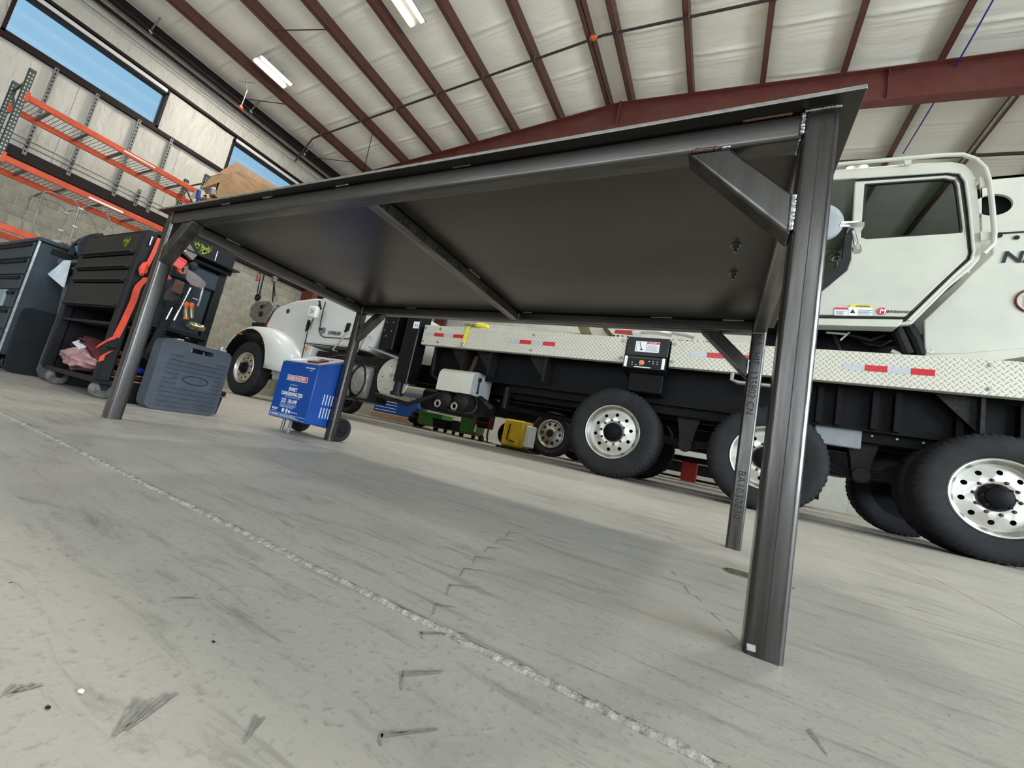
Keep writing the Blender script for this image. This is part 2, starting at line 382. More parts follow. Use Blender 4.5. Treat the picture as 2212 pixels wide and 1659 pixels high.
        for i in range(n - 1):
            for k in range(4): fs.append((4 * i + k, 4 * i + (k + 1) % 4, 4 * i + 4 + (k + 1) % 4, 4 * i + 4 + k))
        return s.add(vs, fs, mi)
    def build(s, name, mats, parent=None, bevel=0.0, smooth=35, seg=2, sub=0):
        off = Vector(parent['o_']) if parent is not None and 'o_' in parent else Vector((0, 0, 0))
        me = bpy.data.meshes.new(name)
        me.from_pydata([Vector(v) - off for v in s.v], [], s.f)
        bm = bmesh.new(); bm.from_mesh(me); bmesh.ops.recalc_face_normals(bm, faces=bm.faces[:]); bm.to_mesh(me); bm.free()
        if not isinstance(mats, (list, tuple)): mats = [mats]
        for mm in mats: me.materials.append(M[mm] if isinstance(mm, str) else mm)
        if len(mats) > 1: me.polygons.foreach_set('material_index', s.fm)
        if smooth:
            me.polygons.foreach_set('use_smooth', [True] * len(me.polygons)); me.set_sharp_from_angle(angle=math.radians(smooth))
        o = bpy.data.objects.new(name, me); C.objects.link(o)
        if parent is not None: o.parent = parent; o['o_'] = tuple(off)
        if bevel:
            b = o.modifiers.new('bevel', 'BEVEL'); b.width = bevel; b.segments = seg; b.limit_method = 'ANGLE'; b.angle_limit = math.radians(40); b.harden_normals = False
        if sub:
            b = o.modifiers.new('sub', 'SUBSURF'); b.levels = sub; b.render_levels = sub
        return o

def tag(o, label=None, cat=None, group=None, kind=None):
    if label: o['label'] = label
    if cat: o['category'] = cat
    if group: o['group'] = group
    if kind: o['kind'] = kind
    return o
def thing(name, loc, label, cat, group=None):
    o = bpy.data.objects.new(name, None); C.objects.link(o); o.location = loc; o['o_'] = tuple(loc)
    o.empty_display_size = 0.1
    return tag(o, label, cat, group)
def copy_tree(o, delta=(0, 0, 0), parent=None, top=True):
    c = o.copy(); C.objects.link(c)
    if top: c.location = Vector(o.location) + Vector(delta)
    if parent is not None: c.parent = parent
    for ch in list(o.children): copy_tree(ch, parent=c, top=False)
    return c
def tubebox(mb, a, b, w, h, up, r=0.007, n=4):
    """rounded rectangular tube from a to b; w across, h along 'up'"""
    a = Vector(a); b = Vector(b); D = (b - a); L_ = D.length; D.normalize(); U = Vector(up); U = (U - D * U.dot(D)).normalized(); W = D.cross(U)
    prof = []
    for cx, cy, st in ((w / 2 - r, h / 2 - r, 0), (-w / 2 + r, h / 2 - r, 90), (-w / 2 + r, -h / 2 + r, 180), (w / 2 - r, -h / 2 + r, 270)):
        for k in range(n + 1):
            an = math.radians(st + 90 * k / n); prof.append((cx + r * math.cos(an), cy + r * math.sin(an)))
    k = len(prof)
    vs = [a + W * x + U * y for x, y in prof] + [b + W * x + U * y for x, y in prof]
    return mb.add(vs, [tuple(range(k - 1, -1, -1)), tuple(range(k, 2 * k))] + [(i, (i + 1) % k, k + (i + 1) % k, k + i) for i in range(k)])

def text(body, size, org, right, up, mt, parent, name='lettering', ext=0.0006, sx=1.0, align='LEFT', shear=0.0, bold=0.0, space=1.0):
    cu = bpy.data.curves.new(name, 'FONT'); cu.body = body; cu.size = size; cu.extrude = ext; cu.align_x = align; cu.shear = shear; cu.offset = bold * size
    cu.resolution_u = 3; cu.space_character = space
    to = bpy.data.objects.new(name, cu); C.objects.link(to)
    dg = bpy.context.evaluated_depsgraph_get()
    me = bpy.data.meshes.new_from_object(to.evaluated_get(dg)); bpy.data.objects.remove(to)
    R = Vector(right).normalized(); U = Vector(up); U = (U - R * U.dot(R)).normalized(); Nn = R.cross(U)
    off = Vector(parent['o_']) if parent is not None and 'o_' in parent else Vector((0, 0, 0))
    mw = Matrix((R * sx, U, Nn)).transposed().to_4x4(); mw.translation = Vector(org) - off
    me.transform(mw); me.materials.clear(); me.materials.append(M[mt])
    o = bpy.data.objects.new(name, me); C.objects.link(o)
    if parent is not None: o.parent = parent; o['o_'] = tuple(off)
    return o
def bead(mb, a, b, r, up=(0, 0, 1), seg=None):
    """weld bead: a row of overlapping ripples from a to b"""
    a = Vector(a); b = Vector(b); L_ = (b - a).length; n = seg or max(6, int(L_ / (r * .45)))
    pts = []; rr = []
    for i in range(n + 1):
        t = i / n; j = Vector((random.uniform(-1, 1), random.uniform(-1, 1), random.uniform(-1, 1))) * r * .12
        pts.append(a.lerp(b, t) + j); rr.append(r * random.uniform(.78, 1.08) * (0.5 if i in (0, n) else 1))
    return mb.tube(pts, rr, 8)
def curve(pts, k=6):
    """Catmull-Rom through pts"""
    P_ = [Vector(p) for p in pts]; P_ = [P_[0] * 2 - P_[1]] + P_ + [P_[-1] * 2 - P_[-2]]; out = []
    for i in range(1, len(P_) - 2):
        a, b_, c_, d = P_[i - 1:i + 3]
        for j in range(k):
            t = j / k; out.append(.5 * ((2 * b_) + (c_ - a) * t + (2 * a - 5 * b_ + 4 * c_ - d) * t * t + (3 * b_ - a - 3 * c_ + d) * t ** 3))
    return out + [P_[-2]]
def arc(c, r, a0, a1, n, U=(1, 0, 0), V=(0, 0, 1)):
    c = Vector(c); U = Vector(U); V = Vector(V)
    return [c + U * (r * math.cos(math.radians(a0 + (a1 - a0) * i / n))) + V * (r * math.sin(math.radians(a0 + (a1 - a0) * i / n))) for i in range(n + 1)]
def blob(mb, c, rad, seed=0, amp=.25, fr=3.0, nu=14, nv=10, axes=None, mi=0):
    """lumpy ellipsoid for cloth bundles and bags"""
    c = Vector(c); X, Y, Z = [Vector(a) for a in (axes or ((1, 0, 0), (0, 1, 0), (0, 0, 1)))]
    vs = []; fs = []
    for j in range(nv + 1):
        th = PI * j / nv
        for i in range(nu):
            ph = 2 * PI * i / nu; d = Vector((math.sin(th) * math.cos(ph), math.sin(th) * math.sin(ph), math.cos(th)))
            k = 1 + amp * noise.noise(d * fr + Vector((seed, seed * 2, 0)))
            vs.append(c + (X * (d.x * rad[0]) + Y * (d.y * rad[1]) + Z * (d.z * rad[2])) * k)
    for j in range(nv):
        for i in range(nu): fs.append((j * nu + i, j * nu + (i + 1) % nu, (j + 1) * nu + (i + 1) % nu, (j + 1) * nu + i))
    return mb.add(vs, fs, mi)

# ------------------------------------------------------------------ the hall
def Zr(x): return 9.72 - .085 * abs(x + 3.44)          # underside of the purlins
def struct(o): return tag(o, kind='structure')
YJ = 0.402                                             # long floor joint
def jx(y): return 0.75 + (y - 1.6) * 0.102             # sawn joint running away to the back
sub = MB(); sub.box((-14.9, -8.2, -.30), (9.9, 17.8, -.012)); floor = struct(sub.build('floor', 'conc_dark', smooth=0))
b = MB(); b.prism([(-14.8, -8, -.011), (9.7, -8, -.011), (9.7, YJ - .0072, -.011), (-14.8, YJ - .0072, -.011)], (0, 0, .011)); b.build('slab', 'floor', floor, smooth=0)
b = MB(); b.prism([(-14.8, YJ + .0072, -.011), (jx(YJ) - .0015, YJ + .0072, -.011), (jx(17.6) - .003, 17.6, -.011), (-14.8, 17.6, -.011)], (0, 0, .011)); b.build('slab', 'floor', floor, smooth=0)
b = MB(); b.prism([(jx(YJ) + .0015, YJ + .0072, -.011), (9.7, YJ + .0072, -.011), (9.7, 17.6, -.011), (jx(17.6) + .003, 17.6, -.011)], (0, 0, .011)); b.build('slab', 'floor', floor, smooth=0)
# crumbly filler standing a little proud in the joint
vs = []; n = 700; x0, x1 = -5.0, 1.6
for i in range(n + 1):
    x = x0 + (x1 - x0) * i / n
    for k in range(7):
        t = k / 6 * 2 - 1
        z = .0040 * (1 - t * t) + .0045 * noise.noise(Vector((x * 55, k * 1.3, 0))) * (1 - abs(t) * .4) - .0015 + .002 * noise.noise(Vector((x * 160, k * 3.1, 5)))
        y = YJ + t * .0062 * (1 + .22 * noise.noise(Vector((x * 30, t, 9))))
        vs.append((x + .002 * noise.noise(Vector((x * 90, k * 2.2, 3))), y, z))
fs = [(i * 7 + k, i * 7 + k + 1, i * 7 + 8 + k, i * 7 + 7 + k) for i in range(n) for k in range(6)]
b = MB(); b.add(vs, fs); b.build('joint_filler', 'caulk', floor, smooth=180)
b = MB(); b.box((-14.8, YJ - .009, -.011), (-5.0, YJ + .009, .0008)); b.build('joint_filler', 'caulk', floor, smooth=0)

# rubber scuffs left by tyre lugs
def stroke(mb, a, b_, w, seed, taper=.6):
    a = Vector(a); b_ = Vector(b_); d = (b_ - a); L_ = d.length; d.normalize(); nn = Vector((-d.y, d.x, 0)); k = 9; vs = []
    for i in range(k + 1):
        t = i / k; ww = w * (1 - taper * t) * (1 + .6 * noise.noise(Vector((t * 9, seed, 0))))
        p = a + d * L_ * t + nn * w * .4 * noise.noise(Vector((t * 4, seed + 5, 0)))
        vs += [p + nn * ww * .5 + Vector((0, 0, .0006)), p - nn * ww * .5 + Vector((0, 0, .0006))]
    mb.add(vs, [(2 * i, 2 * i + 1, 2 * i + 3, 2 * i + 2) for i in range(k)])
chev = [((-0.216, 0.316, 0), (-0.193, 0.343, 0), (-0.2, 0.297, 0)), ((-0.248, 0.381, 0), (-0.215, 0.418, 0), (-0.238, 0.371, 0)), ((-0.279, 0.448, 0), (-0.258, 0.461, 0), (-0.264, 0.422, 0)),
        ((-0.305, 0.515, 0), (-0.273, 0.542, 0), (-0.286, 0.48, 0)), ((-0.33, 0.589, 0), (-0.306, 0.611, 0), (-0.313, 0.553, 0)), ((-0.352, 0.662, 0), (-0.325, 0.682, 0), (-0.334, 0.621, 0)),
        ((-0.37, 0.738, 0), (-0.347, 0.76, 0), (-0.355, 0.697, 0)), ((-0.388, 0.816, 0), (-0.365, 0.844, 0), (-0.374, 0.774, 0)), ((-0.406, 0.902, 0), (-0.388, 0.928, 0), (-0.39, 0.851, 0)),
        ((-0.179, 0.253, 0), (-0.154, 0.284, 0), (-0.172, 0.245, 0))]
for i, (c_, e1, e2) in enumerate(chev):
    b = MB(); s_ = (Vector(e1) - Vector(c_)).length
    for j in range(3 if i in (0, 1, 9) else 2):
        o_ = (Vector(e2) - Vector(c_)) * (.13 * j)
        stroke(b, Vector(c_) + o_, Vector(e1) + o_ * .6, .0015 if j else .0022, i * 3 + j)
    stroke(b, c_, e2, .0026, i + 40, .5)
    b.build('scuff_mark', 'scuff', floor, smooth=0)
for i, (p0, p1, w, nn_) in enumerate([((-0.317, 0.171, 0), (-0.287, 0.147, 0), .0055, 5), ((-0.373, 0.128, 0), (-0.362, 0.12, 0), .005, 4), ((-0.253, 0.213, 0), (-0.233, 0.19, 0), .003, 3),
                       ((-0.122, 1.551, 0), (-0.053, 1.327, 0), .005, 1), ((-0.061, 1.027, 0), (-0.042, 0.971, 0), .006, 1), ((-0.028, 0.928, 0), (-0.012, 0.861, 0), .005, 1),
                       ((-0.01, 0.881, 0), (0.008, 0.85, 0), .005, 1), ((0.017, 0.811, 0), (0.036, 0.772, 0), .005, 1), ((0.041, 0.745, 0), (0.055, 0.713, 0), .004, 1),
                       ((0.102, 0.534, 0), (0.114, 0.486, 0), .004, 2), ((0.259, 1.953, 0), (0.268, 1.717, 0), .003, 1), ((-0.431, 0.265, 0), (-0.45, 0.235, 0), .003, 2)]):
    b = MB(); d = Vector(p1) - Vector(p0); nv = Vector((-d.y, d.x, 0)).normalized()
    for j in range(nn_): stroke(b, Vector(p0) + nv * (j * w * .95) + d * .25 * random.random(), Vector(p1) + nv * (j * w * .25) - d * .3 * random.random(), w * .55, i * 7 + j, .7)
    b.build('scuff_mark', 'scuff', floor, smooth=0)

# left wall: block base, girts, insulated sheet above
XW = -14.7
b = MB(); b.box((XW - .2, -8, 0), (XW - .012, 17.6, 4.13)); wl = struct(b.build('wall_left', 'mortar', smooth=0))
bl = MB(); bl.box((XW - .1, 0, 0), (XW, .421, .230), ch=.006)
proto = bl.build('block', 'block', wl, smooth=0)
cells = []
for r in range(17):
    for k in range(-22, 41):
        y = 1.30 + k * .435 + (.2175 if r % 2 else 0)
        seen = (1.2 <= y < 5.0 and r >= 6) or (5.0 <= y < 9.6 and r >= 1)
        cells.append((y, r, seen))
first = True; rest = MB(); cnt = 0
for y, r, seen in cells:
    if y < -7.9 or y > 17.1: continue
    if seen and cnt < 298:
        o = proto if first else proto.copy()
        if not first: C.objects.link(o)
        first = False; cnt += 1
        o.location = (random.uniform(-.002, .002), y, r * .243 + .006)
    else: rest.box((XW - .1, y, r * .243 + .006), (XW, y + .421, r * .243 + .236), ch=.006)
tag(rest.build('block_courses', 'block', wl, smooth=0), kind='stuff')
def slabp(name, a, b_, mt, ch=0.0): bb = MB(); bb.box(a, b_, ch); return bb.build(name, mt, wl, smooth=0)
slabp('girt', (XW - .05, -8, 4.14), (XW + .13, 17.6, 4.40), 'darktrim', .01)
W1 = (1.40, 4.11); W2 = (5.97, 8.68); W0 = (-3.17, -.46); ZB, ZT = 6.68, 7.63
def sheet(y0, y1, z0, z1, seed, name='insulation_panel', amp=.035):
    nu = max(2, int((y1 - y0) / .18)); nv = max(2, int((z1 - z0) / .3)); vs = []
    for j in range(nv + 1):
        for i in range(nu + 1):
            y = y0 + (y1 - y0) * i / nu; z = z0 + (z1 - z0) * j / nv; e = min(1, 3 * min(i, nu - i) / nu + .2)
            x = XW + .02 + amp * noise.noise(Vector((y * 1.6 + seed, z * .35, 0))) * e + amp * .5 * abs(math.sin(y * 2.1 + seed))
            vs.append((x, y, z))
    fs = [(j * (nu + 1) + i, j * (nu + 1) + i + 1, (j + 1) * (nu + 1) + i + 1, (j + 1) * (nu + 1) + i) for j in range(nv) for i in range(nu)]
    bb = MB(); bb.add(vs, fs); return bb.build(name, 'ins_wall', wl, smooth=180)
yy = -8.0
while yy < 17.5:
    sheet(yy, min(yy + 2.13, 17.6), 4.38, 6.56, yy); yy += 2.13
for y0, y1 in ((-8, W0[0]), (W0[1], W1[0]), (W1[1] + .04, W2[0] - .04), (W2[1], 17.6)): sheet(y0, y1, 6.6, 7.8, y0)
yy = -8.0
while yy < 17.5:
    sheet(yy, min(yy + 4.26, 17.6), 7.86, 9.0, yy + 50); yy += 4.26
bb = MB(); bb.box((XW - .2, -8, 4.13), (XW - .12, 17.6, 6.6)); bb.box((XW - .2, -8, 7.7), (XW - .12, 17.6, 9.3))
for y0, y1 in ((-8, W0[0]), (W0[1], W1[0]), (W1[1], W2[0]), (W2[1], 17.6)): bb.box((XW - .2, y0, 6.6), (XW - .12, y1, 7.7))
bb.build('outer_cladding', 'endwall', wl, smooth=0)
slabp('girt', (XW - .05, -8, 6.50), (XW + .12, 17.6, 6.62), 'darktrim', .01)
slabp('girt', (XW - .05, -8, 7.82), (XW + .12, 17.6, 7.90), 'darktrim', .01)
for i, (y0, y1) in enumerate((W1, W2, W0)):
    fr = MB()
    fr.box((XW - .12, y0 - .06, ZB - .10), (XW + .10, y0, ZT + .12)); fr.box((XW - .12, y1, ZB - .10), (XW + .10, y1 + .06, ZT + .12))
    fr.box((XW - .12, y0 - .06, ZB - .08), (XW + .10, y1 + .06, ZB)); fr.box((XW - .12, y0 - .06, ZT), (XW + .10, y1 + .06, ZT + .05))
    w_ = struct(fr.build('window_%d' % (i + 1), 'darktrim', smooth=0))
    g = MB(); g.box((XW - .06, y0, ZB), (XW - .05, y1, ZT)); g.build('pane', 'glass', w_, smooth=0)
    t = MB(); t.box((XW - .1, y0, ZT + .055), (XW + .11, y1, ZT + .15)); t.build('head_flashing', 'white', w_, smooth=0)
# perforated struts fixed to the wall below the windows
for (y, z0, z1) in ((2.22, 4.29, 6.53), (2.94, 4.29, 6.52), (3.78, 4.31, 6.53), (4.51, 4.30, 6.55), (4.23, 4.31, 4.80)):
    b = MB(); b.box((XW + .11, y - .035, z0), (XW + .15, y + .035, z1)); k = z0 + .06
    st = b.build('strut', 'galv_dark', wl, smooth=0)
    h = MB()
    while k < z1 - .05: h.box((XW + .1505, y - .013, k), (XW + .152, y + .013, k + .045)); k += .10
    tag(h.build('slot', 'dark', st, smooth=0), kind='stuff')
for z, r in ((4.62, .014), (4.50, .014), (8.33, .012)):
    b = MB(); b.tube([(XW + .17, -6, z), (XW + .17, 4, z + .01), (XW + .17, 9.4, z)], r, 6); b.build('conduit', 'galv_dark' if z < 5 else 'galv', wl)

# roof: insulation billows between purlins
ceil_b = MB()
ridge = -3.44; pur = [-14.45, -12.95, -11.12, -9.68, -8.18, -6.67, -5.17, -3.74, -3.13, -1.61, -.04, 1.48, 3.03, 4.55, 6.07, 7.6, 9.3]
ceil_b.prism([(-14.9, -8.2, Zr(-14.9) + .52), (ridge, -8.2, Zr(ridge) + .52), (9.9, -8.2, Zr(9.9) + .52), (9.9, -8.2, Zr(9.9) + .45), (ridge, -8.2, Zr(ridge) + .45), (-14.9, -8.2, Zr(-14.9) + .45)], (0, 26, 0))
ceiling = struct(ceil_b.build('ceiling', 'endwall', smooth=0))
edges = [-14.9] + pur + [9.9]
for bi in range(len(edges) - 1):
    xa, xb = edges[bi], edges[bi + 1]
    if xb - xa < .7: nu = 3
    else: nu = 8
    y0, y1, nv = -8.0, 17.6, 760; vs = []
    ph = random.uniform(0, 1.2)
    for j in range(nv + 1):
        y = y0 + (y1 - y0) * j / nv
        for i in range(nu + 1):
            t = i / nu; x = xa + (xb - xa) * t; s_ = 4 * t * (1 - t)
            z = Zr(x) + .30 - .075 * s_ * (1 if xb - xa > .7 else .3)
            d = (y + ph + .10 * s_) % 1.22
            z -= (.045 if xb - xa > .7 else .006) * s_ ** .5 * (math.exp(-((d - .6) / .035) ** 2) + .4 * math.exp(-((d - .78) / .02) ** 2) + .3 * math.exp(-((d - .88) / .02) ** 2))
            z += .018 * s_ * noise.noise(Vector((x * .8, y * 3.2, bi)))
            vs.append((x, y, z))
    fs = [(j * (nu + 1) + i, j * (nu + 1) + i + 1, (j + 1) * (nu + 1) + i + 1, (j + 1) * (nu + 1) + i) for j in range(nv) for i in range(nu)]
    b = MB(); b.add(vs, fs); b.build('insulation_bay', 'ins_roof', ceiling, smooth=180)
for x in pur:
    b = MB(); z = Zr(x); s_ = 1 if x < ridge else -1
    if x < -14: 
        b.box((x - .06, -8, z - .02), (x + .10, 17.6, z + .0)); b.box((x - .06, -8, z), (x - .03, 17.6, z + .3)); b.box((x - .02, -8, z - .28), (x + .03, 17.6, z - .2)); 
    else:
        b.box((x - .10, -8, z), (x + .014, 17.6, z + .012)); b.box((x - .10, -8, z), (x - .088, 17.6, z + .035)); b.box((x, -8, z), (x + .014, 17.6, z + .36)); b.box((x, -8, z + .35), (x + .10, 17.6, z + .36))
    b.build('purlin', 'purlin' if x > -14 else 'darktrim', ceiling, smooth=0)
# tapered portal frame with a stiffener at the ridge, and a second one behind
for yf in (9.55, 17.3):
    b = MB(); ft = lambda x: Zr(x) - .004
    xs = [-14.6, -12, -8, -4.9, ridge, -2, 2.0, 6, 9.5]
    def bot(x): return Zr(x) - (.68 + .012 * abs(x - ridge))
    for i in range(len(xs) - 1):
        a, c_ = xs[i], xs[i + 1]
        for (zf, th) in ((ft, .018), (bot, .018)):
            b.prism([(a, yf - .11, zf(a)), (c_, yf - .11, zf(c_)), (c_, yf - .11, zf(c_) - th), (a, yf - .11, zf(a) - th)], (0, .22, 0))
        b.prism([(a, yf - .006, ft(a) - .01), (c_, yf - .006, ft(c_) - .01), (c_, yf - .006, bot(c_)), (a, yf - .006, bot(a))], (0, .012, 0))
    for xq in (ridge, -8.9, 2.2, 5.4):
        b.box((xq - .008, yf - .10, bot(xq)), (xq + .008, yf + .10, ft(xq)))
    b.box((ridge - .03, yf - .11, bot(ridge) - .04), (ridge + .03, yf + .11, ft(ridge) + .03))
    b.box((-14.6, yf - .11, 0), (-14.575, yf + .11, bot(-14.6))); b.box((-14.0, yf - .11, 0), (-13.975, yf + .11, bot(-14.0))); b.box((-14.6, yf - .006, 0), (-13.98, yf + .006, ft(-14.6) - .3))
    b.build('portal_frame', 'oxide', ceiling, smooth=0)
# remaining walls (mostly behind the camera): big bay doors open on the right and at the rear
b = MB(); b.box((-14.9, 17.6, 0), (9.9, 17.8, 9.7)); we = struct(b.build('wall_back', 'endwall', smooth=0))
k = -14
while k < 9.8:
    t = MB(); t.box((k, 17.57, 0), (k + .04, 17.6, 9.2)); t.build('liner_rib', 'endwall', we, smooth=0); k += 1.0
b = MB(); b.box((9.7, -8, 5.1), (9.9, 17.8, 9)); b.box((9.7, -8, 0), (9.9, -2.6, 5.1)); b.box((9.7, 5.2, 0), (9.9, 17.8, 5.1)); struct(b.build('wall_right', 'endwall', smooth=0))
b = MB(); b.box((-14.9, -8.2, 5.2), (9.9, -8, 9.8)); b.box((-14.9, -8.2, 0), (-7.5, -8, 5.2)); b.box((4.5, -8.2, 0), (9.9, -8, 5.2)); struct(b.build('wall_front', 'endwall', smooth=0))

# thin round floor cover
t = thing('floor_drain', (0.083, 1.223, 0), 'small round brass floor drain grate beside the far right table leg', 'drain')
dx, dy = t.location.x, t.location.y
b = MB(); b.lathe([(.033, 0), (.038, .0), (.038, .0015), (.033, .002)], (dx, dy, .0003), (0, 0, 1), 28, closed=True); b.build('rim', 'brass', t)
b = MB(); b.lathe([(0, .0012), (.033, .0012)], (dx, dy, 0), (0, 0, 1), 28); pl = b.build('plate', 'conc_dark', t)
g = MB()
for i in range(-3, 4):
    L_ = math.sqrt(max(.0001, .031 ** 2 - (i * .009) ** 2)); g.box((dx + i * .009 - .0018, dy - L_, .0012), (dx + i * .009 + .0018, dy + L_, .003)); g.box((dx - L_, dy + i * .009 - .0018, .0012), (dx + L_, dy + i * .009 + .0018, .003))
g.build('grating', 'brass', t, smooth=0)
# crumbs on the floor
for i, (p, r, mt_, lb) in enumerate([((-0.341, 0.15, 0), .0032, 'chip', 'white paint chip lying on the floor in the left foreground'), ((-0.336, 0.134, 0), .0024, 'dark', 'small black crumb on the floor left of the white chip'),
        ((-0.349, 0.233, 0), .0022, 'dark', 'tiny dark pebble on the floor in the left foreground beyond the white chip'), ((0.194, 1.232, 0), .006, 'scuff', 'small dark wooden splinter on the floor behind the nearest table leg')]):
    b = MB(); blob(b, (p[0], p[1], r * .3), (r * .8, r * .5, r * .25), i, .3, 3, 10, 6)
    tag(b.build(('paint_chip', 'grit_crumb', 'grit_crumb', 'wood_splinter')[i], mt_, smooth=0), lb, ('chip', 'crumb', 'crumb', 'splinter')[i])

# ------------------------------------------------------------------ pipes and lamps under the roof
def hung_pipe(name, y, xs, r, lb, ygap=.06):
    t = thing(name, (xs[0], y, Zr(xs[0]) - ygap), lb, 'pipe')
    b = MB(); pts = [(x, y + (x - xs[0]) * .0, Zr(x) - ygap) for x in xs]; b.tube(pts, r, 8); b.build('run', 'pipe', t)
    for x in pur:
        if xs[0] < x < xs[-1] and x > -14:
            c = MB(); c.tube([(x + .02, y - .03, Zr(x) + .01), (x + .03, y - .02, Zr(x) - ygap - .05), (x + .03, y + .03, Zr(x) - ygap - .03), (x + .02, y + .03, Zr(x) + .06)], .008, 6); c.build('clip', 'galv', t)
    return t
gp = hung_pipe('gas_pipe', 7.5, [-13.15, -10, -7, ridge, -1, 2, 5], .028, 'dark gas pipe crossing under the purlins in front of the red portal frame')
b = MB(); b.tube([(-13.15, 7.5, 8.83), (-13.35, 7.5, 8.80), (-13.6, 7.52, 8.55), (-14.15, 7.6, 8.15)], .026, 8); b.build('elbow', 'pipe', gp)
b = MB(); blob(b, (-3.66, 7.48, 9.64), (.10, .06, .05), 3, .5); b.build('valve', 'tool_orange', gp)
hung_pipe('back_pipe', 12.24, [-6, -3, ridge, 0, 3, 6, 9], .04, 'dark pipe crossing under the roof behind the crane cab')
sp = thing('sprinkler_pipe', (-13.9, 4, 8.6), 'brown pipe running along the top of the left wall above the windows', 'pipe')
b = MB(); b.tube([(-14.1, -6, 8.62), (-14.1, 9.4, 8.62)], .035, 8); b.build('run', 'darktrim', sp)
for y_ in (3.3, 5.9, 7.8):
    b = MB(); b.tube([(-14.1, y_, 8.62), (-13.75, y_, 8.88)], .018, 6); b.tube([(-14.1, y_ - .04, 8.62), (-14.1, y_ + .04, 8.56)], .03, 6); b.build('hanger', 'galv', sp)
for (ya, yb, xq, col, nm, lb) in ((2, 12.0, 3.20, 'deepblue', 'blue_cable', 'blue air hose strung along the purlin right of the beam'),):
    b = MB(); b.tube([(xq + .03 * math.sin(y * .8), y, Zr(xq) - .10 - .015 * math.sin(y)) for y in [ya + (yb - ya) * i / 16 for i in range(17)]], .014, 6)
    tag(b.build(nm, col), lb, 'hose')
b = MB(); b.tube([(4.45, 9.8, Zr(4.45) - .05), (4.45, 17, Zr(4.45) - .05)], .035, 8); tag(b.build('conduit', 'galv'), 'galvanised conduit along the last purlin above the crane cab', 'conduit')
for (xq, y_) in ((-12.9, 4.6), (-12.9, 3.0)):
    pass
b = MB(); b.tube([(-12.95, 9.4, Zr(-12.95) + .02), (-11.1, 8.0, Zr(-11.1) + .02)], .014, 6); b.tube([(-14.3, 8.2, Zr(-14.3)), (-12.95, 8.9, Zr(-12.95))], .014, 6)
b.tube([(-12.95, 6.3, 8.93), (-14.3, 5.6, 8.82)], .014, 6); b.tube([(-9.68, 5.1, 9.2), (-11.1, 4.6, 9.08)], .014, 6); b.tube([(-6.67, 4.75, 9.45), (-8.18, 4.65, 9.33)], .014, 6)
b.build('purlin_brace', 'pipe', ceiling)
hc = thing('hanging_cord', (-12.9, 4.9, 8.4), 'thin pull cord with a red end hanging from the second purlin by the windows', 'cord')
p0 = (-13.341, 5.212, 8.878); p1 = (-12.9, 5.141, 7.769)
b = MB(); b.tube([(p0[0], p0[1], p0[2] - .02), (p1[0], p1[1] + .02, (p0[2] + p1[2]) / 2), (p1[0], p1[1], p1[2])], .010, 6); b.tube([(p0[0] - .3, p0[1], p0[2]), (p0[0] + .15, p0[1] + .2, p0[2])], .008, 5); b.build('line', 'galv', hc)
b = MB(); blob(b, p1, (.05, .05, .06), 1, .3); b.build('end_plug', 'red_web', hc)

def lamp(x, y, lb):
    z = Zr(x) - .10
    t = thing('ceiling_light', (x, y, z), lb, 'light', 'twin tube lights under the roof')
    b = MB(); b.prism([(x - .27, y - .47, z + .02), (x - .19, y - .47, z + .08), (x + .19, y - .47, z + .08), (x + .27, y - .47, z + .02), (x + .24, y - .47, z + .02), (x + .17, y - .47, z + .06), (x - .17, y - .47, z + .06), (x - .24, y - .47, z + .02)], (0, .94, 0)); b.build('housing', 'lampbody', t, smooth=0)
    ld = bpy.data.lights.new('tube_light', 'AREA'); ld.shape = 'RECTANGLE'; ld.size = .44; ld.size_y = .9; ld.energy = 165 if y > 0 else 40; ld.color = (1.0, .95, .86)
    lo = bpy.data.objects.new('tube_light', ld); C.objects.link(lo); lo.parent = t; lo.location = (0, 0, -.03)
    for s_ in (-1, 1):
        b = MB(); b.box((x + s_ * .15 - .045, y - .44, z), (x + s_ * .15 + .045, y + .44, z + .035), .015); b.build('tube', 'tube', t, smooth=0)
    b = MB(); b.tube([(x, y - .2, z + .08), (x + .02, y - .2, z + .3)], .006, 5); b.tube([(x, y + .2, z + .08), (x + .02, y + .2, z + .3)], .006, 5); b.build('hanger_wire', 'galv_dark', t)
for (x, y, lb) in ((-12.22, 5.35, 'lit twin tube light near the left wall windows'), (-7.42, 5.30, 'lit twin tube light cut by the top edge of the photo'),
                   (-2.5, 5.3, 'lit twin tube light over the middle of the hall'), (2.4, 5.3, 'lit twin tube light over the crane cab'),
                   (-12.22, -.9, 'lit twin tube light over the tool cabinets'), (-7.42, -.9, 'lit twin tube light over the left floor'), (-2.5, -.9, 'lit twin tube light over the table'), (2.4, -.9, 'lit twin tube light on the right behind the camera'),
                   (-7.42, 12.9, 'added twin tube light beyond the portal frame on the left'), (-2.5, 12.9, 'added twin tube light beyond the middle of the portal frame'), (2.4, 12.9, 'added twin tube light beyond the frame over the crane')):  # back row is added to brighten the roof beyond the frame
    lamp(x, y, lb)

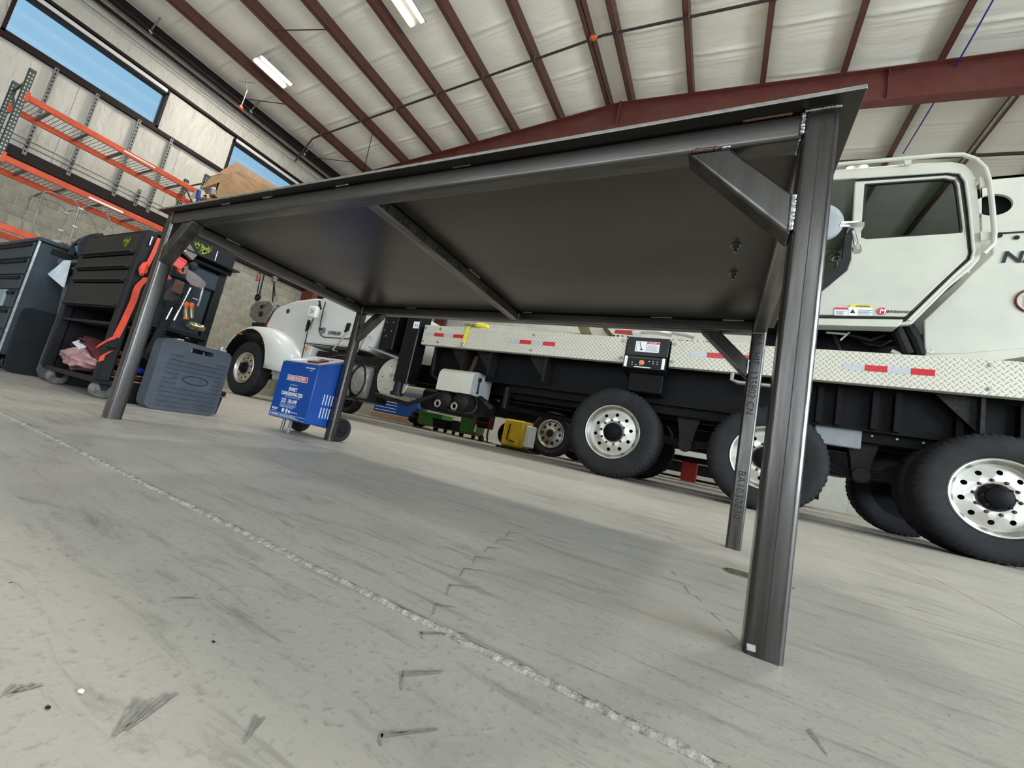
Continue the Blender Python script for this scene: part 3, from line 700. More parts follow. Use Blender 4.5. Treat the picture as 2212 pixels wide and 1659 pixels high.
# ------------------------------------------------------------------ the steel work table
TX, TY, TL, TW, TH, w_, rh_ = 0.104, 0.671, 2.080, 1.002, 0.80, 0.0465, 0.0445
tb = thing('steel_table', (TX - TL / 2, TY + TW / 2, 0), 'large unpainted welded steel work table standing on the concrete floor', 'table')
b = MB(); b.box((TX - TL - .024, TY - .025, TH), (TX + .024, TY + TW + .025, TH + .0075)); b.fm = [0, 0, 1, 1, 1, 1]; b.build('table_top', ['plate', 'cut_edge'], tb, bevel=.0012, seg=2)
legs = {}
for nm, x, y in (('B', TX - w_ / 2, TY + w_ / 2), ('A', TX - TL + w_ / 2, TY + w_ / 2), ('C', TX - w_ / 2, TY + TW - w_ / 2), ('D', TX - TL + w_ / 2, TY + TW - w_ / 2)):
    b = MB(); tubebox(b, (x, y, 0), (x, y, TH), w_, w_, (1, 0, 0), .0095, 6); legs[nm] = (b.build('leg', 'steel_leg', tb, smooth=30), x, y)
lb_, bx, by = legs['B']
b = MB(); b.box((bx - .0006, TY - .0002, .002), (bx + .0006, TY + .001, TH - .03)); b.build('seam_line', 'ink', lb_, smooth=0)
b = MB(); b.obox((bx - .014, TY - .0004, .010), (1, 0, .1), (0, 1, 0), (-.1, 0, 1), .005, .0005, .004); b.build('white_sticker', 'white_tag', lb_, smooth=0)
mid = rh_ / 2
for nm, a, c_, mt_ in (('rail', (TX - TL + w_, TY + .0225, TH - mid), (TX - w_, TY + .0225, TH - mid), 'steel_rail'),
                       ('rail', (TX - TL + w_, TY + TW - .0225, TH - mid), (TX - w_, TY + TW - .0225, TH - mid), 'steel_rail'),
                       ('rail', (TX - .0235, TY + w_, TH - mid), (TX - .0235, TY + TW - w_, TH - mid), 'steel_railY'),
                       ('rail', (TX - TL + .0235, TY + w_, TH - mid), (TX - TL + .0235, TY + TW - w_, TH - mid), 'steel_railY')):
    b = MB(); tubebox(b, a, c_, .0435, rh_ - .001, (0, 0, 1), .007, 5); b.build(nm, mt_, tb, smooth=30)
XC = -.918
b = MB(); tubebox(b, (XC, TY + .043, TH - .021), (XC, TY + TW - .043, TH - .021), .038, .040, (0, 0, 1), .006, 5); cr = b.build('cross_rail', 'steel_railY', tb, smooth=30)
# diagonal knee braces: saw-cut tube ends, flush with the frame
def brace(xr, s, y, dx0, dz1):
    """s=+1: leg to the right of the brace.  prism with 45 degree cuts"""
    zt = TH - rh_; wv = .068
    xa = xr - s * dx0                                 # far end under the rail
    pts = [(xa, y - .0215, zt), (xa + s * wv, y - .0215, zt), (xr, y - .0215, zt - (dx0 - wv)), (xr, y - .0215, zt - (dx0 - wv) - wv)]
    b = MB(); b.prism(pts, (0, .043, 0)); return b.build('brace', 'steel_leg', tb, bevel=.006, seg=3, smooth=30)
yF, yB = TY + .0225, TY + TW - .0225
brace(TX - w_, 1, yF, .166, 0); brace(TX - w_, 1, yB, .170, 0)
brace(TX - TL + w_, -1, yF, .158, 0); brace(TX - TL + w_, -1, yB, .165, 0)
# welds
def weld(a, c_, r, mt_='weld', n=None): b = MB(); bead(b, a, c_, r, seg=n); b.build('weld', mt_, tb, smooth=60)
zt = TH - rh_
weld((TX - w_ - .001, TY - .001, TH - .004), (TX - w_ - .001, TY - .001, zt + .003), .0040)
weld((TX - w_ - .002, TY + .004, zt - .001), (TX - w_ - .002, TY + .038, zt - .001), .0028)
weld((TX - w_ - .001, TY + .001, zt - .098), (TX - w_ - .001, TY + .001, zt - .158), .0042)
weld((TX - w_ - .157, TY + .001, zt + .001), (TX - w_ - .118, TY + .001, zt + .001), .0042, 'weld_rust')
weld((TX - w_ - .112, TY + .002, zt + .001), (TX - w_ - .098, TY + .002, zt + .001), .0034)
weld((TX - w_ - .085, TY - .001, TH - .001), (TX - w_ - .016, TY - .001, TH - .001), .0026, 'weld_rust')
weld((TX - w_, TY - .001, TH - .001), (TX, TY - .001, TH - .001), .0026)
for xw in (-.62, -1.02, -1.36, -1.60): weld((xw, TY - .001, TH - .001), (xw + .05, TY - .001, TH - .001), .0022, 'weld' if xw < -1 else 'weld_rust')
weld((TX - w_ - .001, yB - .022, zt - .100), (TX - w_ - .001, yB - .022, zt - .155), .0038)
weld((TX - w_ - .165, yB - .022, zt), (TX - w_ - .105, yB - .022, zt), .0036, 'weld_rust')
weld((TX - w_ - .10, yB - .022, TH - .001), (TX - w_ - .03, yB - .022, TH - .001), .0026)
weld((TX - w_ - .003, yB - .0225, zt - .001), (TX - .004, yB - .0225, zt - .001), .0024)
weld((-.30, yB - .022, TH - .001), (-.22, yB - .022, TH - .001), .0022)
weld((-.93 + .034, yB - .024, TH - .006), (-.93 + .034, yB - .024, zt), .0030); weld((-.88, yB - .022, TH - .001), (-.83, yB - .022, TH - .001), .0022)
weld((-1.60, yB - .022, TH - .001), (-1.53, yB - .022, TH - .001), .0022)
weld((XC + .020, 1.18, TH - .001), (XC + .020, 1.26, TH - .001), .0024)
weld((XC - .045, TY + .045, zt + .012), (XC - .022, TY + .045, zt + .012), .0026)
for y_ in (.86, 1.30, 1.50): weld((TX - TL + .046, y_, TH - .001), (TX - TL + .046, y_ + .06, TH - .001), .0024)
weld((TX - TL + w_, TY + TW - w_ + .001, TH - .004), (TX - TL + w_, TY + TW - w_ + .001, zt), .0026)
xl = TX - TL + w_
weld((xl, TY - .001, TH - .006), (xl, TY - .001, zt), .0030, 'weld_rust'); weld((xl + .09, TY, zt), (xl + .15, TY, zt), .003, 'weld_rust'); weld((xl, TY, zt - .09), (xl, TY, zt - .15), .0034, 'weld_rust')
weld((TX - TL, TY - .001, TH - .001), (xl, TY - .001, TH - .001), .0026, 'weld_rust')
weld((xl, yB - .022, zt - .10), (xl, yB - .022, zt - .16), .0032, 'weld_rust')
# vice bolts coming through the top
for y_ in (1.08, 1.238):
    b = MB(); b.lathe([(.0125, 0), (.0125, -.002), (0, -.002)], (-.021, y_, TH), (0, 0, 1), 20); b.lathe([(.0085, -.002), (.0085, -.010), (0, -.010)], (-.021, y_, TH), (0, 0, 1), 6); b.lathe([(.0045, -.009), (.0045, -.019), (0, -.021)], (-.021, y_, TH), (0, 0, 1), 12); b.build('bolt', 'bolt', tb, smooth=30)
# mill stencils
lc, cx_, cy_ = legs['C']
text('SA  HIF  135802 CN', .034, (cx_ - .013, TY + TW - w_ - .0006, .742), (0, 0, -1), (1, 0, 0), 'ink', lc, 'stencil_text', .0002, sx=.92, space=1.08)
text('BA1030830', .034, (cx_ - .013, TY + TW - w_ - .0006, .262), (0, 0, -1), (1, 0, 0), 'ink', lc, 'stencil_text', .0002, sx=.92, space=1.12)
text('IN  USA  HIF  135802 CN', .034, (XC + .0196, TY + .05, TH - .034), (0, 1, 0), (0, 0, 1), 'ink', cr, 'stencil_text', .0002, sx=1.05, space=1.1)
text('BA1030830', .034, (XC + .0196, TY + .66, TH - .034), (0, 1, 0), (0, 0, 1), 'ink', cr, 'stencil_text', .0002, sx=1.05, space=1.1)

# ------------------------------------------------------------------ the crane truck
YT = 4.87
tk = thing('crane_truck', (-3.0, 6.0, 0), 'white boom crane truck with tread plate deck parked behind the steel table', 'truck')
def part(mb, name, mt_, parent=None, **k): return mb.build(name, mt_, parent or tk, **k)

def make_wheel(cx, yf, cz, r=.54, parent=None, front=False, hub='black', rusty=False, full=True):
    """outer face at yf looking towards -Y; returns the tyre part"""
    n = 120; wd = .27
    prof = [(.315, .035), (.335, .004), (.36, -.004), (.42, -.012), (.47, -.010), (.505, .004), (.528, .022), (.538, .04), (.54, .075), (.541, .135), (.54, .195), (.538, .23), (.505, .266), (.44, .28), (.36, .272), (.315, .24)]
    prof = [(a * r / .54, h) for a, h in prof]
    def rf(q_, k, rr):
        if q_ in (5, 6, 7): return rr - (.012 * r / .54 if k % 2 else 0)
        if q_ in (8, 10): return rr - (.012 if (k // 2) % 2 else 0)
        if q_ == 9: return rr - (.009 if (k // 2) % 2 == 0 else 0)
        if q_ == 11: return rr - (.012 if k % 2 else 0)
        return rr
    b = MB(); b.lathe(prof, (cx, yf, cz), (0, 1, 0), n, ref=(1, 0, 0), rf=rf, closed=True)
    ty = part(b, 'tyre', 'rubber', parent, smooth=28)
    if not full:
        b = MB(); b.lathe([(.33, .06), (.24, .10), (.10, .08), (.08, .02), (0, .02)], (cx, yf, cz), (0, 1, 0), 24); b.lathe([(.33, .22), (0, .22)], (cx, yf, cz), (0, 1, 0), 24); part(b, 'wheel_disc', 'black', ty); return ty
    k = r / .54
    b = MB()
    b.lathe([(.300, .10), (.302, .02), (.322, .006), (.328, .012), (.322, .04), (.30, .06)], (cx, yf, cz), (0, 1, 0), 64, ref=(1, 0, 0), cap=False)
    b.lathe([(.322, .006), (.318, .0), (.306, .004), (.300, .018), (.296, .03), (.276, .045), (.268, .075), (.262, .105 if not front else .06)], (cx, yf, cz), (0, 1, 0), 64, ref=(1, 0, 0), cap=False)
    b.lathe([(.30, .23), (.268, .20), (.262, .105)], (cx, yf, cz), (0, 1, 0), 48, ref=(1, 0, 0), cap=False)
    # disc with ten real hand holes
    dpt = .095 if not front else .05
    bm = bmesh.new(); ed = []
    def ring(c0, c1, rad, nn):
        vs = [bm.verts.new((c0 + rad * math.cos(2 * PI * i / nn), 0, c1 + rad * math.sin(2 * PI * i / nn))) for i in range(nn)]
        for i in range(nn): ed.append(bm.edges.new((vs[i], vs[(i + 1) % nn])))
    ring(0, 0, .264, 60); ring(0, 0, .09, 24)
    for i in range(10):
        a = 2 * PI * (i + .35) / 10; ring(.212 * math.cos(a), .212 * math.sin(a), .0215, 12)
    for i in range(10):
        a = 2 * PI * (i + .85) / 10; ring(.142 * math.cos(a), .142 * math.sin(a), .0155, 8)
    bmesh.ops.triangle_fill(bm, use_beauty=True, use_dissolve=False, edges=ed)
    bm.verts.ensure_lookup_table(); bm.verts.index_update()
    bad = []
    for f in bm.faces:
        m_ = f.calc_center_median(); rr = math.hypot(m_.x, m_.z)
        if rr < .088: bad.append(f); continue
        for i in range(10):
            a = 2 * PI * (i + .35) / 10
            if math.hypot(m_.x - .212 * math.cos(a), m_.z - .212 * math.sin(a)) < .0205: bad.append(f); break
    bmesh.ops.delete(bm, geom=bad, context='FACES_ONLY'); bm.verts.index_update()
    def dome(v): rr = math.hypot(v.co.x, v.co.z); return dpt - .03 * max(0, 1 - abs(rr - .15) / .12)
    b.add([(cx + v.co.x, yf + dome(v), cz + v.co.z) for v in bm.verts], [tuple(v.index for v in f.verts) for f in bm.faces]); bm.free()
    rm = part(b, 'rim', 'alu', ty, smooth=40)
    b = MB(); b.lathe([(.14, dpt + .07), (.262, dpt + .09), (.262, dpt + .10)], (cx, yf, cz), (0, 1, 0), 24); part(b, 'brake_drum', 'dark', ty)
    b = MB(); d0 = dpt - .03
    b.lathe([(.118, d0 + .06), (.114, d0 - .005), (.100, d0 - .03), (.088, d0 - .032), (.084, d0 - .055), (.05, d0 - .07), (0, d0 - .07)], (cx, yf, cz), (0, 1, 0), 20)
    for i in range(8):
        a = 2 * PI * i / 8; b.lathe([(.012, d0 - .03), (.011, d0 - .048), (0, d0 - .048)], (cx + .097 * math.cos(a), yf, cz + .097 * math.sin(a)), (0, 1, 0), 6)
    part(b, 'hub', 'black' if not rusty else 'rust_hub', ty, smooth=40)
    b = MB()
    for i in range(10):
        a = 2 * PI * (i + .85) / 10; b.lathe([(.0135, d0 + .01), (.0135, d0 - .012), (.008, d0 - .018), (0, d0 - .018)], (cx + .142 * math.cos(a), yf, cz + .142 * math.sin(a)), (0, 1, 0), 6)
    part(b, 'lug_nuts', 'rust_hub', ty, smooth=0)
    return ty
w1 = make_wheel(-1.145, YT + .02, .535)
for dx in (1.57, 3.235):
    w = copy_tree(w1, (dx, 0, 0), parent=tk)
wi = make_wheel(-1.145, YT + .35, .535, full=False)
for dx in (1.57, 3.235): copy_tree(wi, (dx, 0, 0), parent=tk)
for dx in (0, 1.57, 3.235): copy_tree(wi, (dx, 1.62, 0), parent=tk)
ws = make_wheel(-8.72, YT - .02, .56, r=.57, front=True)
wf = make_wheel(-8.72, YT + 2.0, .56, r=.57, full=False)

# chassis rails, cross members, axles, springs
b = MB(); b.box((-9.4, 5.55, .86), (4.2, 5.65, 1.18)); b.box((-9.4, 6.35, .86), (4.2, 6.45, 1.18)); part(b, 'chassis_rail', 'black', smooth=0)
b = MB()
for x in (-8.6, -6.4, -4.4, -2.3, -.4, 1.25, 3.0): b.box((x - .06, 5.6, .9), (x + .06, 6.4, 1.12))
part(b, 'cross_members', 'black', smooth=0)
for x in (-1.145, .425, 2.09):
    b = MB(); b.tube([(x, 5.0, .535), (x, 5.7, .535), (x, 5.85, .56), (x, 6.0, .58), (x, 6.3, .535), (x, 7.0, .535)], [.09, .09, .2, .22, .09, .09], 14); part(b, 'axle', 'grime')
b = MB(); b.tube([(-8.72, 5.0, .5), (-8.72, 6.9, .5)], .06, 8); part(b, 'steer_axle', 'grime')
b = MB(); b.tube([(-1.145, 6, .62), (.425, 6, .62), (2.09, 6, .6)], .05, 10); b.tube([(-4.6, 6, .8), (-1.145, 6, .62)], .05, 10); part(b, 'drive_shaft', 'grime')
for x in (-.36, 1.29):
    b = MB(); b.prism([(x - .16, 5.35, .98), (x + .16, 5.35, .98), (x + .09, 5.35, .70), (x + .07, 5.35, .50), (x - .07, 5.35, .50), (x - .09, 5.35, .70)], (0, .10, 0)); b.cyl((x, 5.30, .55), (x, 5.36, .55), .08, 16); part(b, 'spring_hanger', 'grime', bevel=.006)
    b = MB()
    for k in range(4): b.tube([(x - .62 + k * .05, 5.42, .66 - k * .024), (x, 5.42, .60 - k * .024), (x + .62 - k * .05, 5.42, .66 - k * .024)], .014, 6)
    part(b, 'leaf_spring', 'grime')
b = MB(); b.box((-2.8, 5.25, .88), (3.9, 5.35, 1.20)); part(b, 'sub_frame', 'black', smooth=0)
b = MB(); b.box((-4.25, YT + .30, .98), (3.9, YT + .33, 1.58)); b.box((-4.3, 5.5, .9), (3.9, 5.54, 1.6)); part(b, 'deck_gap_fill', 'black', smooth=0)  # black sheets added to close the bright gap under the deck
for x in (.86, 1.02, 1.3, 1.47, 1.9, 2.3):
    b = MB(); b.box((x - .025, YT + .22, 1.0), (x + .025, YT + .32, 1.38)); part(b, 'under_deck_rib', 'black', smooth=0)
b = MB()
for i in range(10): b.lathe([(.016, 0), (.014, -.014), (0, -.014)], (-2.62 + .12 * (i % 5) * 3.4, 5.55, .93 + .13 * (i // 5)), (0, 1, 0), 6)
for i in range(14): b.lathe([(.013, 0), (.011, -.012), (0, -.012)], (.95 + .19 * (i % 7), 5.25, .95 + .15 * (i // 7)), (0, 1, 0), 6)
part(b, 'frame_bolts', 'tank', smooth=0)
b = MB(); b.box((.86, YT + .36, .80), (1.25, YT + .40, 1.07), .01); part(b, 'mud_guard_plate', 'grey_cap', smooth=0)
for x in (-3.62, -3.15, -2.28, 1.9, 3.2):
    b = MB(); b.prism([(x - .30, YT + .16, 1.50), (x + .12, YT + .16, 1.50), (x + .10, YT + .16, 1.06)], (0, .015, 0)); b.box((x + .08, YT + .10, 1.04), (x + .11, YT + .5, 1.5)); part(b, 'deck_gusset', 'grime', smooth=0)

# tread plate deck
dz0, dz1 = 1.383, 1.70
for (x0, x1) in ((-4.30, -1.135), (-.62, 3.9)):
    b = MB(); b.box((x0, YT, dz0), (x1, YT + .02, dz1), .004); sp_ = part(b, 'deck_side', 'tread', smooth=0)
    t = MB(); t.box((x0, YT + .02, dz0), (x1, YT + .09, dz0 + .012)); part(t, 'deck_lip', 'cream', smooth=0)
    bolts = [x0 + .03, x1 - .04] + ([-3.98, -2.39] if x0 < -2 else [1.985])
    for bxx in bolts:
        for bz in (dz0 + .055, dz1 - .05):
            c = MB(); c.lathe([(.020, -.001), (.020, -.004), (.011, -.005), (.011, -.012), (0, -.012)], (bxx, YT, bz), (0, 1, 0), 10); part(c, 'deck_bolt', 'tank', sp_)
b = MB(); b.box((-4.30, YT + .02, dz1 - .015), (3.9, YT + 2.2, dz1)); part(b, 'deck_top', 'cream', smooth=0)
def tape(x0, seq, z, w, h=.055):
    for i, c_ in enumerate(seq):
        b = MB(); b.box((x0 + i * w, YT - .0025, z - h / 2), (x0 + i * w + w * .985, YT - .0005, z + h / 2)); part(b, 'reflector', 'red_refl' if c_ == 'r' else 'grey_refl', smooth=0)
tape(-4.26, 'grgr', 1.553, .182); tape(-2.76, 'grgr', 1.542, .176); tape(-.405, 'grgr', 1.553, .170, .058); tape(.975, 'grgr', 1.542, .166, .06)

# remote control box with danger placard
cx0, cx1 = -1.118, -.640
b = MB(); b.box((cx0, YT - .02, 1.475), (cx1, YT + .28, 1.705), .006)
b.prism([(cx0, YT - .02, 1.475), (cx0, YT - .085, 1.42), (cx0, YT - .085, 1.31), (cx0, YT + .0, 1.27), (cx0, YT + .28, 1.27), (cx0, YT + .28, 1.475)], (cx1 - cx0, 0, 0))
cb = part(b, 'control_box', 'black_gloss', smooth=0)
b = MB(); b.box((cx0 + .07, YT + .02, 1.05), (cx1 - .02, YT + .3, 1.30), .01); part(b, 'lower_cabinet', 'black', smooth=0)
b = MB(); b.box((cx0 + .055, YT - .0885, 1.315), (cx1 - .055, YT - .087, 1.425)); part(b, 'switch_panel', 'cab_black', cb, smooth=0)
for x in (cx0 + .012, cx1 - .044):
    b = MB(); b.box((x, YT - .098, 1.315), (x + .032, YT - .085, 1.445), .004); part(b, 'side_guard', 'label_white', cb, smooth=0)
b = MB(); b.lathe([(.030, 0), (.030, -.018), (.024, -.028), (0, -.030)], (-.905, YT - .088, 1.375), (0, 1, 0), 20); part(b, 'stop_button', mat('stop_button', (.85, .22, .10), .35), cb)
b = MB(); b.box((-.985, YT - .093, 1.318), (-.80, YT - .087, 1.328)); 
for i in range(9): b.box((-1.02 + (i % 3) * .045 + (.19 if i > 3 else 0), YT - .0905, 1.345 + (i // 3) * .025), (-1.005 + (i % 3) * .045 + (.19 if i > 3 else 0), YT - .087, 1.352 + (i // 3) * .025))
part(b, 'switch_legend', 'label_white', cb, smooth=0)
b = MB(); b.box((-1.02, YT - .0225, 1.525), (-.745, YT - .021, 1.655)); pk = part(b, 'danger_placard', 'label_white', cb, smooth=0)
b = MB(); b.box((-.885, YT - .024, 1.625), (-.748, YT - .0228, 1.652)); part(b, 'danger_band', 'label_red', cb, smooth=0)
text('DANGER', .022, (-.868, YT - .0245, 1.631), (1, 0, 0), (0, 0, 1), 'label_white', cb, 'placard_text', .0003)
b = MB(); b.tube([(-.975, YT - .023, 1.645), (-.945, YT - .023, 1.56)], .004, 5); b.box((-.96, YT - .024, 1.545), (-.93, YT - .0228, 1.56)); b.box((-1.005, YT - .024, 1.54), (-1.002, YT - .0228, 1.645)); b.box((-.890, YT - .024, 1.53), (-.887, YT - .0228, 1.65))
for i in range(6): b.box((-.878, YT - .024, 1.54 + i * .013), (-.755 - .02 * (i % 2), YT - .0228, 1.543 + i * .013))
part(b, 'placard_drawing', 'ink', cb, smooth=0)

# outrigger housing and jack at the front of the deck, stowed float disc
b = MB(); b.box((-5.17, YT - .02, 1.235), (-4.86, YT + .45, 2.1), .015); ob = part(b, 'valve_cabinet', 'black_gloss', smooth=0)
b = MB()
for (x, z) in ((-5.10, 1.70), (-4.95, 1.70), (-5.11, 1.56), (-4.95, 1.55)): b.lathe([(.012, 0), (.010, -.01), (0, -.012)], (x, YT - .02, z), (0, 1, 0), 8)
b.lathe([(.014, 0), (.012, -.02), (0, -.022)], (-5.04, YT - .02, 1.46), (0, 1, 0), 8); part(b, 'cabinet_rivets', 'tank', smooth=0)
b = MB(); b.box((-4.66, YT - .04, .735), (-4.37, YT + .22, 2.15), .012); b.box((-4.80, YT + .14, 1.15), (-4.66, YT + .5, 2.0)); jk = part(b, 'outrigger_jack', 'black_gloss', bevel=.004, smooth=0)
b = MB(); b.box((-4.375, YT - .045, .74), (-4.366, YT - .035, 1.5)); part(b, 'edge_highlight', 'tank', smooth=0)  # light strip stands in for the highlight along the jack edge
b = MB(); b.box((-4.50, YT - .043, 1.62), (-4.385, YT - .041, 1.73)); lab = part(b, 'warning_label', 'label_white', smooth=0)
b = MB(); b.box((-4.46, YT - .045, 1.65), (-4.45, YT - .042, 1.69)); b.box((-4.425, YT - .045, 1.64), (-4.415, YT - .042, 1.69)); part(b, 'label_marks', 'ink', smooth=0)
b = MB(); b.box((-4.30, 5.5, .75), (-3.7, 6.6, 1.35), .03); b.box((-4.3, YT + .35, 1.0), (-3.95, YT + .75, 1.36)); part(b, 'outrigger_beam', 'black', smooth=0)
b = MB(); c0 = (-4.77, YT + .10, .79)
b.lathe([(.335, .0), (.345, .015), (.335, .03), (.315, .028), (.30, .035), (.07, .075), (.06, .02), (0, .02)], c0, (0, -1, 0), 48, ref=(1, 0, 0))
b.lathe([(.335, 0), (.0, 0)], c0, (0, -1, 0), 48, ref=(1, 0, 0)); fl = part(b, 'float_pad', 'cream', smooth=40)
for i in range(10):
    a = 2 * PI * i / 10 + .3; b = MB(); d = Vector((math.cos(a), 0, math.sin(a))); e = Vector((-math.sin(a), 0, math.cos(a))) * .006
    p0 = Vector(c0) + d * .07; p1 = Vector(c0) + d * .325
    b.prism([p0 + Vector((0, -.020, 0)) - e, p0 + Vector((0, -.085, 0)) - e, p1 + Vector((0, -.036, 0)) - e, p1 + Vector((0, -.020, 0)) - e], e * 2); part(b, 'rib', 'cream', fl, smooth=0)
b = MB()
for i in range(5):
    a = 2 * PI * i / 10 + .6 + i * .63; b.lathe([(.012, 0), (0, -.001)], (c0[0] + .2 * math.cos(a), c0[1] - .056, c0[2] + .2 * math.sin(a)), (0, 1, 0), 8)
part(b, 'pad_hole', 'dark', fl)
b = MB(); b.cyl((-4.52, YT - .03, .55), (-4.52, YT - .03, .74), .07, 16); b.cyl((-4.52, YT - .03, .52), (-4.52, YT - .03, .57), .10, 16); part(b, 'jack_foot', 'grime', jk)
b = MB(); b.prism([(-5.35, YT - .05, 1.255), (-4.66, YT - .05, 1.125), (-4.66, YT - .05, 1.10), (-5.35, YT - .05, 1.23)], (0, .5, 0)); part(b, 'step_plate', 'grey_cap', smooth=0)
b = MB(); b.tube([(-5.0, YT + .02, .49), (-4.3, YT + .02, .42), (-3.8, YT + .10, .66), (-3.4, YT + .3, .80)], .035, 10)
b.tube([(-4.15, YT + .2, 1.4), (-4.1, YT + .2, .95), (-3.8, YT + .3, .8)], .025, 8); b.tube([(-3.75, 5.2, .95), (-4.0, 5.3, 1.1), (-4.2, 5.3, 1.3)], .02, 8)
b.tube([(-3.35, 5.35, 1.36), (-3.38, 5.35, 1.15), (-3.3, 5.4, 1.0)], .045, 10); part(b, 'hoses', 'grime')
b = MB(); b.tube([(-3.42, 5.2, 1.34), (-3.45, 5.2, 1.2), (-3.5, 5.2, 1.05)], .05, 10); part(b, 'exhaust_pipe', 'rust_hub')
b = MB(); b.box((-4.6, 5.5, .42), (-3.9, 6.3, .78), .05); b.cyl((-3.9, 5.9, .58), (-3.4, 5.9, .62), .13, 14); b.cyl((-4.05, 5.1, .50), (-4.05, 5.3, .50), .06, 10); part(b, 'gearbox', 'grime')

# battery box, wrench strapped on its end, twin air tanks
bx0, bx1, by0, by1 = -3.805, -3.20, YT - .02, YT + .52
prof = [(by0, .715), (by0, .93)] + [(by0 + .13 - .13 * math.cos(math.radians(a)), .93 + .13 * math.sin(math.radians(a))) for a in (20, 40, 60, 80)] + [(by0 + .22, 1.062), (by1, 1.062), (by1, .715)]
b = MB(); b.prism([(bx0, y, z) for y, z in prof], (bx1 - bx0, 0, 0)); bb_ = part(b, 'battery_box', 'cream', smooth=30)
b = MB(); b.prism([(bx1 + .002, y + .008 * (1 if y == by0 else 0), z * .995 + .004) for y, z in prof], (.006, 0, 0)); part(b, 'box_end', 'grey_cap', smooth=0)
b = MB(); b.tube([(bx1 + .02, YT + .14, .96), (bx1 + .02, YT + .15, .78)], .013, 8); b.box((bx1 + .01, YT + .11, .93), (bx1 + .035, YT + .18, .99), .006); b.box((bx1 + .01, YT + .12, .755), (bx1 + .03, YT + .175, .78), .006); part(b, 'strapped_wrench', 'grime')
for i, x in enumerate((-3.66, -3.36)):
    b = MB(); b.lathe([(0, -.02), (.09, .0), (.135, .03), (.142, .06), (.142, .62), (.12, .66), (0, .67)], (x, YT + .0, .585 + .01 * i), (0, 1, .0), 28); at_ = part(b, 'air_tank', 'grime', smooth=40)
    b = MB(); b.lathe([(.055, -.012), (.06, -.03), (.045, -.038), (.03, -.03), (.03, -.012)], (x - .05, YT - .0, .51), (0, 1, 0), 18); part(b, 'tank_fitting', 'tank', at_)
    b = MB(); b.lathe([(.144, .25), (.146, .25), (.146, .275), (.144, .275)], (x, YT, .585 + .01 * i), (0, 1, 0), 28, closed=True); part(b, 'tank_strap', 'alu', at_)
b = MB(); b.tube([(-3.15, YT + .2, .70), (-3.0, YT + .15, .64), (-2.92, YT + .2, .58)], .045, 8); b.box((-2.86, YT + .35, .62), (-2.80, YT + .45, .95), .01); part(b, 'tank_bracket', 'grime')
b = MB(); b.box((-2.78, YT + .5, .80), (-1.5, YT + .56, 1.0), .01)
for x in (-2.74, -2.6, -2.0, -1.86): 
    for z in (.85, .95): b.lathe([(.016, 0), (.014, -.014), (0, -.014)], (x, YT + .5, z), (0, 1, 0), 6)
part(b, 'outer_rail', 'black', smooth=0)

# --- conventional cab and hood
hY = YT + .22; 
hood = [(-8.816, 5.1, 1.538), (-8.687, 5.1, 1.866), (-8.562, 5.1, 1.984), (-8.02, 5.1, 2.131), (-7.461, 5.1, 2.192), (-7.259, 5.1, 2.176), (-7.294, 5.1, 1.914), (-7.361, 5.1, 1.071), (-7.389, 5.1, 0.694), (-8.02, 5.1, 0.725)]
b = MB(); b.prism(hood, (0, 1.75, 0)); hd = part(b, 'hood', 'white', bevel=.06, seg=4, smooth=40)
b = MB(); b.prism([(-8.942, 5.15, 1.528), (-8.882, 5.15, 1.689), (-8.781, 5.15, 1.903), (-8.707, 5.15, 1.884), (-8.803, 5.15, 1.661), (-8.851, 5.15, 1.512)], (0, 1.6, 0)); part(b, 'grille_surround', 'maroon', smooth=0)
b = MB(); p = (-8.173, 5.09, 1.88); b.lathe([(0, -.006), (.048, -.006), (.052, 0)], p, (0, 1, 0), 24); em = part(b, 'oval_badge', 'maroon'); em.scale = (1, 1, 1)
# rear of hood, cowl, door and cab shell
cabp = [(-7.104, 4.97, 2.135), (-6.946, 4.97, 2.175), (-6.288, 4.97, 2.295), (-5.334, 4.97, 2.202), (-5.28, 4.97, 1.967), (-5.31, 4.97, 1.656), (-5.36, 4.97, 1.346), (-5.473, 4.97, 1.188), (-5.886, 4.97, 1.231), (-7.236, 4.97, 1.201), (-7.202, 4.97, 1.557)]
b = MB(); b.prism(cabp, (0, 1.9, 0)); cs = part(b, 'cab_shell', 'white', bevel=.05, seg=4, smooth=40)
b = MB(); b.prism([(-7.182, 5, 1.205), (-7.207, 5, 0.862), (-7.034, 5, 0.842), (-6.996, 5, 1.182)], (0, .4, 0)); part(b, 'cowl_panel', 'white', bevel=.01)
b = MB(); b.lathe([(.040, 0), (.035, -.02), (0, -.026)], (-7.139, 4.99, 1.131), (0, 1, 0), 18); part(b, 'turn_signal', 'orange')
b = MB(); b.box((-6.9, YT + .2, .95), (-5.0, YT + .6, 1.12)); b.box((-6.6, YT + .14, .35), (-5.1, YT + .4, .95)); part(b, 'cab_underframe', 'grime', smooth=0)
seam = [(-6.908, 4.955, 2.058), (-6.91, 4.955, 1.89), (-6.882, 4.955, 1.614), (-6.852, 4.955, 1.47), (-6.785, 4.955, 1.401), (-6.683, 4.955, 1.371), (-6.208, 4.955, 1.376), (-6.04, 4.955, 1.378), (-5.96, 4.955, 1.418)]
b = MB(); b.tube(seam, .008, 6); b.tube([(-7.068, 4.955, 2.091), (-7.087, 4.955, 1.865), (-7.193, 4.955, 1.45), (-7.138, 4.955, 0.847)], .008, 6); b.tube([(-7.195, 4.955, 1.218), (-5.888, 4.955, 1.218)], .008, 6); part(b, 'panel_seams', 'dark', cs)
b = MB(); b.obox((-6.132, 4.96, 1.583), (1, 0, 0), (0, 1, 0), (.1, 0, 1), .05, .015, .09, .01); part(b, 'door_handle', 'black_gloss', cs)
